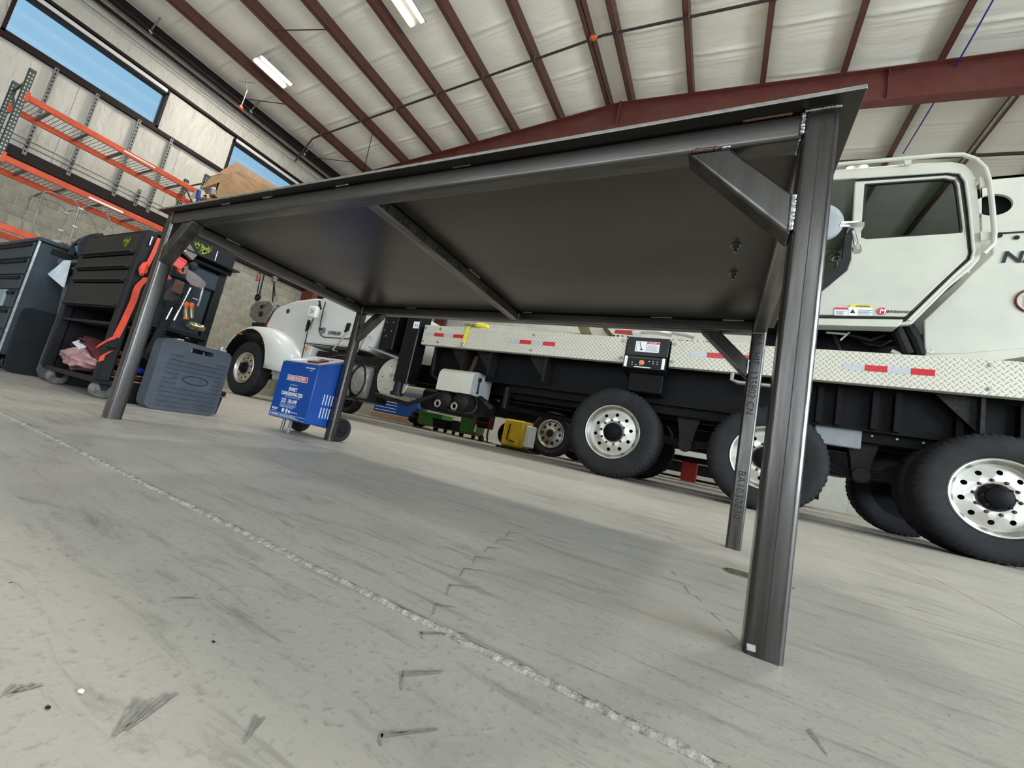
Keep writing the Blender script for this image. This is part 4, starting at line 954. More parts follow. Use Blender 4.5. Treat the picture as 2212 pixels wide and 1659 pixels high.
b = MB(); b.lathe([(.062, 0), (.062, -.004), (0, -.004)], (-6.763, 4.96, 1.495), (0, 1, 0), 20); part(b, 'round_decal', mat('grey_decal', (.16, .19, .19), .4), cs)
p = (-6.614, 4.954, 1.429); text('GVW80,000', .098, p, (1, 0, 0), (0, 0, 1), 'case_dark', cs, 'lettering', .001, sx=.68, shear=.15, bold=.012)
for pa, pc in (((-5.972, 4.86, 1.489), (-6.235, 4.86, 1.129)), ((-5.505, 4.86, 1.458), (-5.658, 4.86, 1.059))):
    b = MB(); pa = Vector(pa); pc = Vector(pc); b.tube([pa + Vector((0, .09, .0)), pa, pc, pc + Vector((0, .09, 0))], .017, 10); part(b, 'grab_bar', 'chrome')
b = MB(); c_ = Vector((-6.833, 4.72, 1.766)); b.obox(c_, (1, .25, 0), (-.25, 1, 0), (0, 0, 1), .105, .05, .115, .03); mh = part(b, 'hood_mirror', 'white', bevel=.012, seg=3)
b = MB(); b.tube(arc(c_ + Vector((-.012, -.056, 0)), .042, 50, 310, 18), .004, 5); b.tube(arc(c_ + Vector((0.012, -.052, 0)), .042, -50, 50, 10), .004, 5); part(b, 'mirror_logo', 'ink', mh)
text('1', .06, c_ + Vector((-.012, -.058, -.02)), (1, .25, 0), (0, 0, 1), 'ink', mh, 'lettering', .001, bold=.02)
b = MB(); b.tube([(-7.075, 4.85, 1.641), (-7.14, 4.9, 1.536), (-7.24, 4.95, 1.445)], [.03, .035, .012], 8); b.tube([(-6.866, 4.8, 2.014), (-6.764, 4.8, 1.853)], .02, 6); part(b, 'mirror_stalk', 'black_gloss', mh)
b = MB(); b.box((c_.x - .06, 4.955, c_.z - .27), (c_.x - .02, 4.958, c_.z - .22)); b.box((c_.x + .0, 4.955, c_.z - .27), (c_.x + .04, 4.958, c_.z - .22)); part(b, 'small_vent', 'case_dark', cs, smooth=0)
# front wing: arched shell over the steer wheel, sweeping into the cab
wc = Vector((-8.72, 0, .56))
inner = [(wc.x + .74 * math.cos(math.radians(a)), wc.z + .80 * math.sin(math.radians(a))) for a in range(172, -1, -12)]
outer = [((-9.623, 4.87, 0.945)[0], (-9.623, 4.87, 0.945)[2]), ((-9.558, 4.87, 1.095)[0], (-9.558, 4.87, 1.095)[2]), ((-9.441, 4.87, 1.249)[0], (-9.441, 4.87, 1.249)[2]), ((-9.242, 4.87, 1.374)[0], (-9.242, 4.87, 1.374)[2]), ((-8.945, 4.87, 1.462)[0], (-8.945, 4.87, 1.462)[2]), ((-8.634, 4.87, 1.497)[0], (-8.634, 4.87, 1.497)[2]),
         ((-8.222, 4.87, 1.459)[0], (-8.222, 4.87, 1.459)[2]), ((-7.846, 4.87, 1.326)[0], (-7.846, 4.87, 1.326)[2]), ((-7.54, 4.87, 1.158)[0], (-7.54, 4.87, 1.158)[2]), ((-7.289, 4.87, 0.965)[0], (-7.289, 4.87, 0.965)[2]), ((-7.118, 4.87, 0.755)[0], (-7.118, 4.87, 0.755)[2]), ((-7.039, 4.87, 0.567)[0], (-7.039, 4.87, 0.567)[2])]
arch = [(x, z) for x, z in inner]
ni = len(arch)
oi = []
for i in range(ni):                                   # resample the outer edge
    t = i / (ni - 1) * (len(outer) - 1); k = min(int(t), len(outer) - 2); f = t - k
    oi.append((outer[k][0] * (1 - f) + outer[k + 1][0] * f, outer[k][1] * (1 - f) + outer[k + 1][1] * f))
vs = []; fs = []
rows = [(0.0, YT - .06, -.01), (0.0, YT - .075, 0), (.25, YT - .07, 0), (.7, YT + .0, 0), (1.0, YT + .16, 0), (1.0, YT + .75, .04)]
for i in range(ni):
    for (t, y, dz) in rows:
        vs.append((arch[i][0] * (1 - t) + oi[i][0] * t, y, arch[i][1] * (1 - t) + oi[i][1] * t + dz))
nr = len(rows)
for i in range(ni - 1):
    for k in range(nr - 1): fs.append((i * nr + k, i * nr + k + 1, (i + 1) * nr + k + 1, (i + 1) * nr + k))
b = MB(); b.add(vs, fs); wg = part(b, 'wing', 'white', smooth=60)
so = wg.modifiers.new('solid', 'SOLIDIFY'); so.thickness = .012; so.offset = -1
b = MB(); b.ribbon([(x, YT + .20, z + .0) for x, z in arch], (0, .27, 0), .006); part(b, 'wheel_arch_liner', 'black_gloss', wg, smooth=60)
b = MB(); b.tube([(x * 1.0, YT - .07, z) for x, z in arch], .012, 6); part(b, 'arch_trim', 'black', wg)
b = MB(); b.obox((arch[4][0], YT - .05, arch[4][1] + .03), (1, 0, .2), (0, 1, 0), (-.2, 0, 1), .07, .03, .03, .01); part(b, 'marker_lamp', 'orange', wg)
b = MB(); b.box((-9.65, 5.1, .75), (-9.5, 6.9, 1.05), .03); part(b, 'front_bumper', 'chrome')
b = MB(); b.box((-7.85, YT + .05, .42), (-7.5, YT + .4, .66), .03); part(b, 'lower_step', 'grey_cap')
# fuel tank below the cab
b = MB(); b.lathe([(0, -.005), (.28, 0), (.325, .02), (.335, .05), (.335, 1.15), (.32, 1.18), (0, 1.185)], (-5.28, YT + .33, .66), (-1, 0, 0), 48); ft_ = part(b, 'fuel_tank', 'tank', smooth=40)
b = MB()
for x in (-5.6, -6.1): b.lathe([(.337, 0), (.342, 0), (.342, .05), (.337, .05)], (x, YT + .33, .66), (-1, 0, 0), 48, closed=True)
part(b, 'tank_strap', 'black', ft_)

# --- crane operator cab
cY = 5.0
outl = [(0.281, 5, 3.807), (0.797, 5, 3.793), (1.372, 5, 3.775), (1.703, 5, 3.751), (1.797, 5, 3.712), (1.855, 5, 3.623), (1.891, 5, 3.495), (1.919, 5, 3.224), (1.946, 5, 2.795), (1.936, 5, 2.703), (1.89, 5, 2.62), (1.74, 5, 2.426), (1.496, 5, 2.046), (1.396, 5, 2.031), (0.444, 5, 2.046)]
def offs(p, y): return (p[0], y, p[2])
# cab side as a ring: sills, posts and roof bows around the openings
def ringpanel(mb, outer_, inner_, y, th):
    bm = bmesh.new(); ed = []
    for L_ in (outer_, inner_):
        vs_ = [bm.verts.new((p[0], 0, p[2])) for p in L_]
        for i in range(len(vs_)): ed.append(bm.edges.new((vs_[i], vs_[(i + 1) % len(vs_)])))
    bmesh.ops.triangle_fill(bm, use_beauty=True, use_dissolve=False, edges=ed)
    bm.verts.index_update()
    F = [tuple(v.index for v in f.verts) for f in bm.faces]; V0 = [(v.co.x, y, v.co.z) for v in bm.verts]; V1 = [(v.co.x, y + th, v.co.z) for v in bm.verts]
    be = [(e.verts[0].index, e.verts[1].index) for e in bm.edges if len(e.link_faces) == 1]; n_ = len(V0); bm.free()
    mb.add(V0 + V1, F + [tuple(i + n_ for i in f[::-1]) for f in F] + [(a, c, c + n_, a + n_) for a, c in be])
inner_ = [(0.335, 5, 3.706), (0.95, 5, 3.667), (1.657, 5, 3.641), (1.758, 5, 3.617), (1.803, 5, 3.54), (1.832, 5, 3.379), (1.884, 5, 2.798), (1.874, 5, 2.723), (1.736, 5, 2.538), (1.443, 5, 2.09), (0.483, 5, 2.079)]
b = MB(); ringpanel(b, outl, inner_, cY, .06); cf = part(b, 'cab_frame', 'cream', bevel=.008, smooth=40)
b = MB(); b.box((.30, cY + 1.0, 2.02), (1.95, cY + 1.06, 3.76)); part(b, 'cab_far_side', 'cream', smooth=0)
tp = [offs(p, cY + .05) for p in outl[:8]]
b = MB()
for i in range(7):
    a, c_ = Vector(outl[i]), Vector(outl[i + 1]); b.prism([a + Vector((0, .03, 0)), c_ + Vector((0, .03, 0)), c_ + Vector((-.01, .03, -.02)), a + Vector((0, .03, -.02))], (0, 1.0, 0))
part(b, 'cab_roof', 'cream', smooth=30)
# door: thick frame with window and pillar
doro = [(0.953, 4.98, 3.614), (1.669, 4.98, 3.594), (1.739, 4.98, 3.564), (1.768, 4.98, 3.491), (1.814, 4.98, 3.124), (1.853, 4.98, 2.751), (1.842, 4.98, 2.705), (1.436, 4.98, 2.111), (0.478, 4.98, 2.103), (0.714, 4.98, 2.307), (0.954, 4.98, 2.596), (0.979, 4.98, 2.719)]
dori = [(1.036, 4.98, 3.581), (1.653, 4.98, 3.566), (1.734, 4.98, 3.535), (1.75, 4.98, 3.463), (1.805, 4.98, 3.019), (1.804, 4.98, 2.971), (1.093, 4.98, 2.942), (1.046, 4.98, 2.965)]
b = MB(); ringpanel(b, doro, dori, cY - .02, .05); dr = part(b, 'cab_door', 'cream', bevel=.01, seg=3, smooth=40)
gk = [Vector(p) for p in dori]; cen = sum(gk, Vector()) / len(gk); gi = [cen + (p - cen) * .955 for p in gk]; gi = [Vector((p.x + (cen.x - p.x) * .0, p.y, p.z)) for p in gi]
b = MB(); ringpanel(b, dori, gi, cY - .012, .03); part(b, 'window_gasket', 'screen', dr, smooth=0)
b = MB(); b.prism([offs(p, cY) for p in gi], (0, .004, 0)); part(b, 'door_glass', 'cabglass', dr, smooth=0)
b = MB(); b.tube([(1.377, 5.05, 2.971), (1.554, 5.05, 3.289), (1.753, 5.05, 3.547)], .016, 6); part(b, 'inner_strut', 'screen', dr)
# front quarter glass with black sweep
qg = [(0.338, 5.02, 3.708), (0.956, 5.02, 3.653), (1.006, 5.02, 2.739), (0.96, 5.02, 2.585), (0.716, 5.02, 2.272), (0.488, 5.02, 2.055)]
b = MB(); b.prism(qg, (0, .004, 0)); part(b, 'front_glass', 'cabglass', cf, smooth=0)
b = MB(); b.prism([(0.991, 4.985, 3.008), (0.999, 4.985, 2.721), (0.956, 4.985, 2.578), (0.701, 4.985, 2.278), (0.484, 4.985, 2.042), (0.474, 4.985, 2.157), (0.661, 4.985, 2.371), (0.863, 4.985, 2.631), (0.91, 4.985, 2.745), (0.914, 4.985, 3.013)], (0, .02, 0)); part(b, 'door_seal', 'screen', cf, smooth=0)
b = MB(); b.prism([(0.886, 5.03, 3.657), (0.95, 5.03, 3.655), (0.99, 5.03, 2.954), (0.92, 5.03, 2.958)], (0, .02, 0)); part(b, 'post_trim', 'screen', cf, smooth=0)
# beads around the door on the right (the three parallel ribs)
for (a, c_, d_, e_, f_, g_, r) in (((2048, 366), (2078, 372), (2088, 400), (2104, 545), (2098, 562), (1962, 700), .012), ((2062, 360), (2090, 368), (2100, 400), (2112, 548), (2106, 568), (1978, 700), .013)):
    pass
b = MB(); b.tube([(0.96, 4.97, 3.649), (1.667, 4.97, 3.622), (1.76, 4.97, 3.594), (1.803, 4.97, 3.499), (1.839, 4.97, 3.212), (1.883, 4.97, 2.759), (1.87, 4.97, 2.68), (1.757, 4.97, 2.524), (1.459, 4.97, 2.071)], .012, 8); part(b, 'drip_rail', 'cream', cf)
b = MB(); b.tube([(0.964, 4.985, 3.638), (1.666, 4.985, 3.613), (1.75, 4.985, 3.587), (1.789, 4.985, 3.497), (1.825, 4.985, 3.223), (1.87, 4.985, 2.753), (1.857, 4.985, 2.688), (1.743, 4.985, 2.526), (1.446, 4.985, 2.085)], .010, 8); part(b, 'door_gap', 'grime', cf)
b = MB(); b.prism([(0.438, 4.96, 2.052), (1.422, 4.96, 2.075), (1.385, 4.96, 1.998), (0.445, 4.96, 1.979)], (0, .15, 0)); part(b, 'cab_sill', 'cream', bevel=.006)
b = MB(); b.prism([(0.438, 4.975, 2.079), (1.453, 4.975, 2.091), (1.447, 4.975, 2.067), (0.44, 4.975, 2.052)], (0, .05, 0)); part(b, 'sill_gap', 'grime', smooth=0)
b = MB(); b.box((.3, 5.06, 2.02), (1.42, 6.0, 2.06)); part(b, 'cab_floor', 'black', smooth=0)
b = MB(); b.box((1.86, 5.06, 2.6), (1.9, 6.0, 3.6)); part(b, 'cab_back', 'cream', smooth=0)
b = MB(); b.box((1.15, 5.3, 2.1), (1.6, 5.8, 2.6), .05); b.box((1.55, 5.3, 2.6), (1.68, 5.8, 3.35), .05); part(b, 'operator_seat', 'cab_black', bevel=.03, seg=3)
# roof rail
rl = [(0.271, 4.96, 3.862), (0.786, 4.96, 3.827), (1.358, 4.96, 3.81), (1.636, 4.96, 3.803), (1.769, 4.96, 3.786), (1.862, 4.96, 3.722), (1.928, 4.96, 3.613), (1.964, 4.96, 3.457), (1.99, 4.96, 3.192), (2.01, 4.96, 2.933), (2.007, 4.96, 2.836), (1.943, 4.96, 2.737)]
b = MB(); b.tube(rl, .020, 10); rr_ = part(b, 'guard_rail', 'cream')
for q_ in ([(1.33, 4.96, 3.804), (1.394, 4.96, 3.805), (1.39, 4.96, 3.742), (1.347, 4.96, 3.738)], [(1.897, 4.97, 3.536), (1.959, 4.97, 3.538), (1.969, 4.97, 3.43), (1.907, 4.97, 3.423)], [(1.922, 4.97, 2.967), (2.008, 4.97, 2.953), (2.009, 4.97, 2.892), (1.928, 4.97, 2.873)]):
    b = MB(); b.prism(q_, (0, .02, 0)); part(b, 'rail_bracket', 'cream', rr_, smooth=0)
# mirror and its posts
b = MB(); b.lathe([(0, -.035), (.12, -.03), (.18, -.018), (.195, .0), (.20, .03), (.15, .14), (.05, .2), (0, .2)], (0.644, 4.6, 2.944), (-.25, 1, 0), 32); part(b, 'cab_mirror', 'grey_cap', smooth=50)
b = MB(); b.tube([(0.798, 4.62, 2.929), (0.952, 4.72, 2.983)], .014, 8); b.tube([(0.79, 4.62, 2.895), (0.947, 4.72, 2.943)], .014, 8); part(b, 'mirror_arm', 'alu')
b = MB(); b.tube([(0.922, 4.7, 2.874), (0.934, 4.56, 2.62)], .019, 12); b.tube([(0.93, 4.56, 2.63), (0.936, 4.54, 2.576)], .034, 12); b.obox((0.941, 4.72, 2.924), (1, 0, 0), (0, 1, 0), (0, 0, 1), .06, .06, .03, .008); part(b, 'grab_peg', 'chrome')
# door stickers and badge
b = MB(); b.prism([(0.883, 4.975, 2.182), (0.989, 4.975, 2.185), (0.995, 4.975, 2.101), (0.885, 4.975, 2.101)], (0, -.002, 0)); b.prism([(0.996, 4.975, 2.195), (1.186, 4.975, 2.191), (1.188, 4.975, 2.104), (0.999, 4.975, 2.101)], (0, -.002, 0)); part(b, 'sticker', 'label_white', dr, smooth=0)
b = MB(); b.prism([(0.882, 4.972, 2.186), (0.988, 4.972, 2.184), (0.99, 4.972, 2.164), (0.884, 4.972, 2.165)], (0, -.002, 0)); part(b, 'sticker_header', 'label_red', dr, smooth=0)
b = MB(); b.prism([(1.005, 4.972, 2.219), (1.184, 4.972, 2.214), (1.186, 4.972, 2.19), (1.006, 4.972, 2.194)], (0, -.002, 0)); part(b, 'sticker_header', 'yellow', dr, smooth=0)
text('WARNING', .026, (1.05, 4.968, 2.194), (1, 0, 0), (0, 0, 1), 'ink', dr, 'sticker_text', .0005, sx=.9)
b = MB(); q0 = Vector((1.032, 4.971, 2.15))
b.prism([q0 + Vector((-.02, 0, -.02)), q0 + Vector((.02, 0, -.02)), q0 + Vector((0, 0, .02))], (0, -.002, 0))
for i in range(5): q1 = Vector((1.075, 4.971, 2.161)) + Vector((0, 0, -.013 * i)); b.box(q1, q1 + Vector((.11 - .02 * (i % 2), -.002, .003)))
for i in range(4): q1 = Vector((0.896, 4.971, 2.145)) + Vector((0, 0, -.011 * i)); b.box(q1, q1 + Vector((.08 - .02 * (i % 2), -.002, .003)))
part(b, 'sticker_print', 'ink', dr, smooth=0)
mb_ = Vector((1.259, 4.972, 2.158)); b = MB(); b.lathe([(.036, 0), (.036, -.003), (0, -.003)], mb_, (0, 1, 0), 28, ref=(1, 0, 0)); part(b, 'badge_disc', 'label_red', dr)
text('M', .062, mb_ + Vector((-.022, -.005, -.022)), (1, 0, 0), (0, 0, 1), 'label_white', dr, 'lettering', .001, bold=.02, shear=.2)
text('anıtowoc', .043, mb_ + Vector((.032, -.003, -.012)), (1, 0, 0), (0, 0, 1), 'case_dark', dr, 'lettering', .001, bold=.018, shear=.2, sx=1.12)

# superstructure side, counterweight and the machinery between deck and cab
b = MB(); b.prism([(2.124, 5.25, 2.883), (1.659, 5.25, 2.181), (1.683, 5.25, 1.826), (1.952, 5.25, 1.858), (2.679, 5.25, 2.012), (2.668, 5.25, 3.221), (2.114, 5.25, 3.226)], (0, .05, 0)); ss = part(b, 'turret_side', 'cream', bevel=.01, smooth=30)
b = MB(); b.prism([(1.683, 5.25, 1.826), (1.952, 5.25, 1.858), (2.679, 5.25, 2.012), (2.68, 5.25, 1.97), (2.049, 5.25, 1.766), (1.691, 5.25, 1.808)], (0, .6, 0)); part(b, 'turret_underside', 'cream', smooth=0)
b = MB(); ringpanel(b, [(2.152, 5.6, 3.945), (2.841, 5.6, 3.947), (2.847, 5.6, 3.274), (2.18, 5.6, 3.289)], [Vector((2.253, 5.6, 3.618)) + Vector((.145 * math.cos(2 * PI * i / 24), 0, .125 * math.sin(2 * PI * i / 24))) for i in range(24)], 5.6, .03)
b.prism([(2.152, 5.6, 3.945), (2.841, 5.6, 3.947), (2.841, 5.6, 3.921), (2.153, 5.6, 3.912)], (0, .5, 0)); bm_ = part(b, 'boom_housing', 'cream', smooth=30)
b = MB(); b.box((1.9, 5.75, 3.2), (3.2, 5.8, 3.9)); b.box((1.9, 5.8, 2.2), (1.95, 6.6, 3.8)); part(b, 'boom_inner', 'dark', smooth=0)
b = MB(); b.box((1.6, 5.65, 2.0), (3.5, 5.7, 3.5)); part(b, 'turret_wall', 'cream', smooth=0)
b = MB()
for px_ in ((2.159, 5.24, 3.065), (2.274, 5.24, 3.039)): b.lathe([(.022, 0), (.022, -.002), (0, -.002)], px_, (0, 1, 0), 14)
part(b, 'fastener_hole', 'dark', ss)
b = MB(); b.tube([(2.034, 5.24, 3.087), (2.664, 5.24, 3.105)], .008, 6); part(b, 'panel_seam', 'grime', ss)
text('NATIONAL CRANE', .165, (2.17, 5.24, 2.785), (1, 0, 0), (0, 0, 1), 'case_dark', ss, 'lettering', .001, bold=.022, shear=.18, sx=1.15)
lc_ = Vector((2.395, 5.24, 2.399)); b = MB(); b.tube(arc(lc_, .112, 75, 285, 24), .009, 6); b.tube(arc(lc_, .112, -60, 60, 14), .009, 6); part(b, 'ring_logo', 'maroon', ss)
text('1', .16, lc_ + Vector((-.075, -.002, -.055)), (1, 0, 0), (0, 0, 1), 'maroon', ss, 'lettering', .001, bold=.025)
b = MB(); b.tube(arc((1.682, 5.15, 1.84), .022, 0, 360, 14), .006, 6); part(b, 'lift_eye', 'alu')
b = MB(); b.box((.35, 5.5, 1.72), (3.6, 6.4, 1.95)); b.lathe([(.75, 0), (.75, .10), (.68, .12), (.68, .22), (0, .22)], (1.7, 6.0, 1.71), (0, 0, 1), 40); part(b, 'slew_ring', 'grime')
b = MB()
b.tube([(0.922, 5.3, 2.123), (1.071, 5.3, 2.015), (1.268, 5.3, 1.961), (1.447, 5.3, 2.073)], .022, 8); b.tube([(1.415, 5.2, 2.112), (1.476, 5.2, 1.968), (1.538, 5.2, 1.804)], .05, 10); b.tube([(1.552, 5.3, 2.129), (1.623, 5.3, 1.986), (1.672, 5.3, 1.829)], .055, 10)
b.tube([(1.118, 5.35, 2.071), (1.244, 5.35, 1.939), (1.359, 5.35, 1.917), (1.448, 5.35, 1.989)], .016, 8); b.tube([(0.959, 5.35, 2.035), (1.035, 5.35, 1.83)], .02, 8); part(b, 'slew_hoses', 'grime')
b = MB(); b.tube([(0.88, 5.25, 2.008), (1.061, 5.25, 1.998)], .012, 6); b.tube([(1.007, 5.25, 1.928), (1.114, 5.25, 2.073)], .010, 6); b.tube([(1.413, 5.2, 1.828), (1.486, 5.2, 1.795)], .02, 6); part(b, 'bright_fittings', 'cream')
b = MB(); b.box((.3, 5.45, 1.7), (1.72, 5.5, 2.1)); part(b, 'cab_gap_backing', 'black', smooth=0)  # dark sheet added so the gap under the cab stays black
# stirrup step under the deck
b = MB(); b.tube([(0.037, 4.9, 1.41), (0.035, 4.9, 1.306), (0.103, 4.9, 1.283), (0.462, 4.9, 1.281)], .022, 6); b.box((0.28, 4.9, 1.45), (0.635, 5.1, 1.46)); part(b, 'stirrup_step', 'tank', smooth=0)

# yellow load strap hooked over the deck edge
ys = thing('ratchet_strap', (-3.49, YT - .01, 1.55), 'yellow ratchet strap hooked over the tread plate deck edge', 'strap')
b = MB(); b.ribbon([(-3.47, YT + .03, 1.735), (-3.47, YT - .012, 1.725), (-3.478, YT - .014, 1.60), (-3.49, YT - .014, 1.45)], (.034, 0, 0), .0025); b.build('webbing', 'yellow', ys)
b = MB(); b.obox((-3.50, YT - .02, 1.425), (1, 0, .1), (0, 1, 0), (-.1, 0, 1), .03, .008, .035, .006); b.tube([(-3.51, YT - .02, 1.40), (-3.512, YT + .0, 1.37)], .014, 8); b.build('flat_hook', 'alu', ys)
b = MB(); b.obox((-3.47, YT + .0, 1.74), (1, 0, 0), (0, 1, 0), (0, 0, 1), .06, .05, .02, .006); b.tube([(-3.52, YT - .03, 1.75), (-3.42, YT - .03, 1.76)], .012, 6); b.build('ratchet', 'tank', ys)
b = MB(); blob(b, (-3.30, YT + .06, 1.745), (.13, .06, .045), 4, .5, 4); b.build('bundled_webbing', 'yellow', ys)

# ------------------------------------------------------------------ battery charger
cx, cy = -2.145, 1.62
bc = thing('battery_charger', (cx, cy, 0), 'blue wheeled battery charger standing behind the far left table leg', 'charger')
X0, X1, Y0, Y1, Z0, Z1, Z2 = -2.305, -1.981, 1.489, 1.715, .072, .395, .470
b = MB(); b.prism([(X0, Y0, Z0), (X0, Y0, Z1), (X0, Y1 - .02, Z2), (X0, Y1, Z2), (X0, Y1, Z0)], (X1 - X0, 0, 0)); body = b.build('body', 'blue', bc, bevel=.004, seg=2)
b = MB(); b.prism([(X0 + .006, Y0 + .004, Z1 + .004), (X1 - .006, Y0 + .004, Z1 + .004), (X1 - .006, Y1 - .03, Z2 + .002), (X0 + .006, Y1 - .03, Z2 + .002)], (0, -.002, .004)); b.build('control_panel', 'panel_grey', bc, smooth=0)
sl = Vector((0, Y1 - .03 - Y0 - .004, Z2 - Z1 - .002)).normalized()
def onp(u, v): return Vector((X0 + u, Y0 + .004, Z1 + .009)) + sl * v
b = MB(); b.prism([onp(.02, .02), onp(.10, .02), onp(.10, .09), onp(.02, .09)], (0, -.0006, .0012)); b.build('paper_note', 'label_white', bc, smooth=0)
b = MB(); b.prism([onp(.19, .015), onp(.275, .015), onp(.275, .05), onp(.19, .05)], (0, -.003, .008)); b.prism([onp(.22, .065), onp(.27, .065), onp(.27, .095), onp(.22, .095)], (0, -.003, .008)); b.build('red_switches', mat('dark_red_switch', (.14, .012, .016), .3), bc, smooth=0)
b = MB()
for i in range(5): b.prism([onp(.12 + .028 * i, .13), onp(.135 + .028 * i, .13), onp(.135 + .028 * i, .145), onp(.12 + .028 * i, .145)], (0, -.0006, .0012))
b.build('panel_marks', 'ink', bc, smooth=0)
yf = Y0 - .0008
b = MB(); b.box((-2.225, yf - .001, .290), (-2.045, yf, .322)); b.build('brand_plate_border', 'label_white', bc, smooth=0)
b = MB(); b.box((-2.222, yf - .0016, .293), (-2.048, yf - .0006, .319)); b.build('brand_plate', 'label_red', bc, smooth=0)
b = MB(); b.box((-2.2165, yf - .0022, .2965), (-2.1985, yf - .0012, .3155), .001); b.build('brand_mark', 'grey_print', bc, smooth=0)
text('ASSOCIATED', .0265, (-2.195, yf - .0024, .2970), (1, 0, 0), (0, 0, 1), 'label_white', bc, 'print', .0003, sx=.87, bold=.02)
text('intellamatic', .014, (-2.185, yf - .001, .263), (1, 0, 0), (0, 0, 1), 'grey_print', bc, 'print', .0003, shear=.3, sx=1.1)
text('SMART', .029, (-2.145, yf - .001, .232), (1, 0, 0), (0, 0, 1), 'label_white', bc, 'print', .0003, align='CENTER', bold=.03, sx=.82)
text('CHARGER/ANALYZER', .029, (-2.145, yf - .001, .205), (1, 0, 0), (0, 0, 1), 'label_white', bc, 'print', .0003, align='CENTER', bold=.03, sx=.66)
text('WITH AGM POWER MODE', .0125, (-2.135, yf - .001, .192), (1, 0, 0), (0, 0, 1), 'grey_print', bc, 'print', .0003, align='CENTER', sx=.9)
text('130 AMP', .030, (-2.165, yf - .001, .163), (1, 0, 0), (0, 0, 1), 'label_white', bc, 'print', .0003, bold=.03, sx=.72)
b = MB(); b.box((-2.222, yf - .001, .160), (-2.182, yf, .186)); b.build('rating_box', 'grey_print', bc, smooth=0)
text('6/12V', .012, (-2.219, yf - .0012, .169), (1, 0, 0), (0, 0, 1), 'blue', bc, 'print', .0003, bold=.02)
b = MB(); b.box((-2.225, yf - .001, .1545), (-2.085, yf, .1565))
for i in range(3): b.box((-2.225, yf - .001, .147 - i * .006), (-2.170 + .004 * i, yf, .150 - i * .006)); b.box((-2.165, yf - .001, .147 - i * .006), (-2.085 - .01 * i, yf, .150 - i * .006))
b.build('spec_lines', 'grey_print', bc, smooth=0)
text('BOOST', .016, (-2.285, yf - .001, .116), (1, 0, 0), (0, 0, 1), 'label_white', bc, 'print', .0003, bold=.03)
text('ANALYZER', .0075, (-2.285, yf - .001, .106), (1, 0, 0), (0, 0, 1), 'label_white', bc, 'print', .0003)
text('1-800-949-1472', .0095, (-2.118, yf - .001, .112), (1, 0, 0), (0, 0, 1), 'label_white', bc, 'print', .0003)
b = MB(); b.prism([(-2.195, yf, .108), (-2.175, yf, .108), (-2.175, yf, .128), (-2.195, yf, .128)], (0, -.001, 0)); b.prism([(-2.158, yf, .104), (-2.148, yf, .104), (-2.148, yf, .120), (-2.142, yf, .120), (-2.153, yf, .134), (-2.164, yf, .120), (-2.158, yf, .120)], (0, -.001, 0)); b.box((-2.136, yf - .001, .109), (-2.122, yf, .125))
b.box((X0 + .006, yf - .001, .098), (X1 - .004, yf, .0995)); b.box((X0 + .006, yf - .001, .080), (X1 - .004, yf, .0812)); b.build('print_icons', 'label_white', bc, smooth=0)
text('WARNING', .0125, (X0 + .03, yf - .001, .0855), (1, 0, 0), (0, 0, 1), 'label_white', bc, 'print', .0003, bold=.03)
b = MB(); b.prism([(X0 + .012, yf, .085), (X0 + .024, yf, .085), (X0 + .018, yf, .095)], (0, -.001, 0))
for i in range(3): b.box((X0 + .10, yf - .001, .085 + i * .004), (X0 + .27 - .02 * i, yf, .0865 + i * .004))
b.build('warning_print', 'label_white', bc, smooth=0)
text('MODEL  IBC6008MSK', .0105, (-2.085, yf - .001, .372), (1, 0, 0), (0, 0, 1), 'label_white', bc, 'print', .0003, bold=.02, sx=.8)
text('6/12 VOLT', .006, (-2.045, yf - .001, .360), (1, 0, 0), (0, 0, 1), 'label_white', bc, 'print', .0003, sx=.8)
xs_ = X1 + .0006
for r_ in range(2):
    for i in range(7):
        y = 1.565 + i * .019; z = .115 + r_ * .075
        b = MB(); b.box((xs_ - .001, y, z), (xs_ + .004, y + .0035, z + .060)); b.build('louvre', 'label_white' if i < 6 else 'panel_grey', body, smooth=0)
b = MB()
for (y, z) in ((1.497, .385), (1.497, .24), (1.497, .085), (1.60, .415)): b.lathe([(.005, 0), (.004, .003), (0, .003)], (X1, y, z), (1, 0, 0), 8)
b.build('screws', 'deepblue', bc)
b = MB(); b.tube([(-2.165, 1.50, .075), (-2.165, 1.497, .004), (-2.105, 1.497, .004), (-2.105, 1.50, .075)], .005, 6); b.ribbon([(-2.165, 1.50, .075), (-2.165, 1.497, .005)], (0, .010, 0), .0015); b.ribbon([(-2.105, 1.50, .075), (-2.105, 1.497, .005)], (0, .010, 0), .0015); b.build('front_foot', 'tank', bc)
for x in (-2.30, -1.945):
    b = MB(); b.lathe([(.058, 0), (.067, .004), (.069, .012), (.069, .024), (.067, .030), (.058, .034), (.045, .026), (.045, .008)], (x - .017, 1.700, .069), (1, 0, 0), 36, closed=True); wh = b.build('wheel', 'rubber', bc)
    b = MB(); b.lathe([(0, .004), (.016, .004), (.020, .010), (.046, .012), (.046, .022), (.020, .024), (.016, .030), (0, .030)], (x - .017, 1.700, .069), (1, 0, 0), 24); b.build('wheel_disc', 'cab_black', wh)
b = MB(); b.tube([(-2.30, 1.70, .069), (-1.95, 1.70, .069)], .006, 8); b.box((-2.28, 1.66, .06), (-2.0, 1.72, .075)); b.build('axle', 'tank', bc)
b = MB()
for k in range(4):
    b.tube(curve([(-2.22 + .02 * k, 1.70, .475 + .004 * k), (-2.12, 1.72 + .01 * k, .505), (-2.00, 1.74, .50 + .006 * k), (-1.93, 1.75, .455), (-1.90 - .006 * k, 1.75 + .006 * k, .36), (-1.93, 1.745, .285), (-1.985, 1.74, .27 + .01 * k)]), .006, 7)
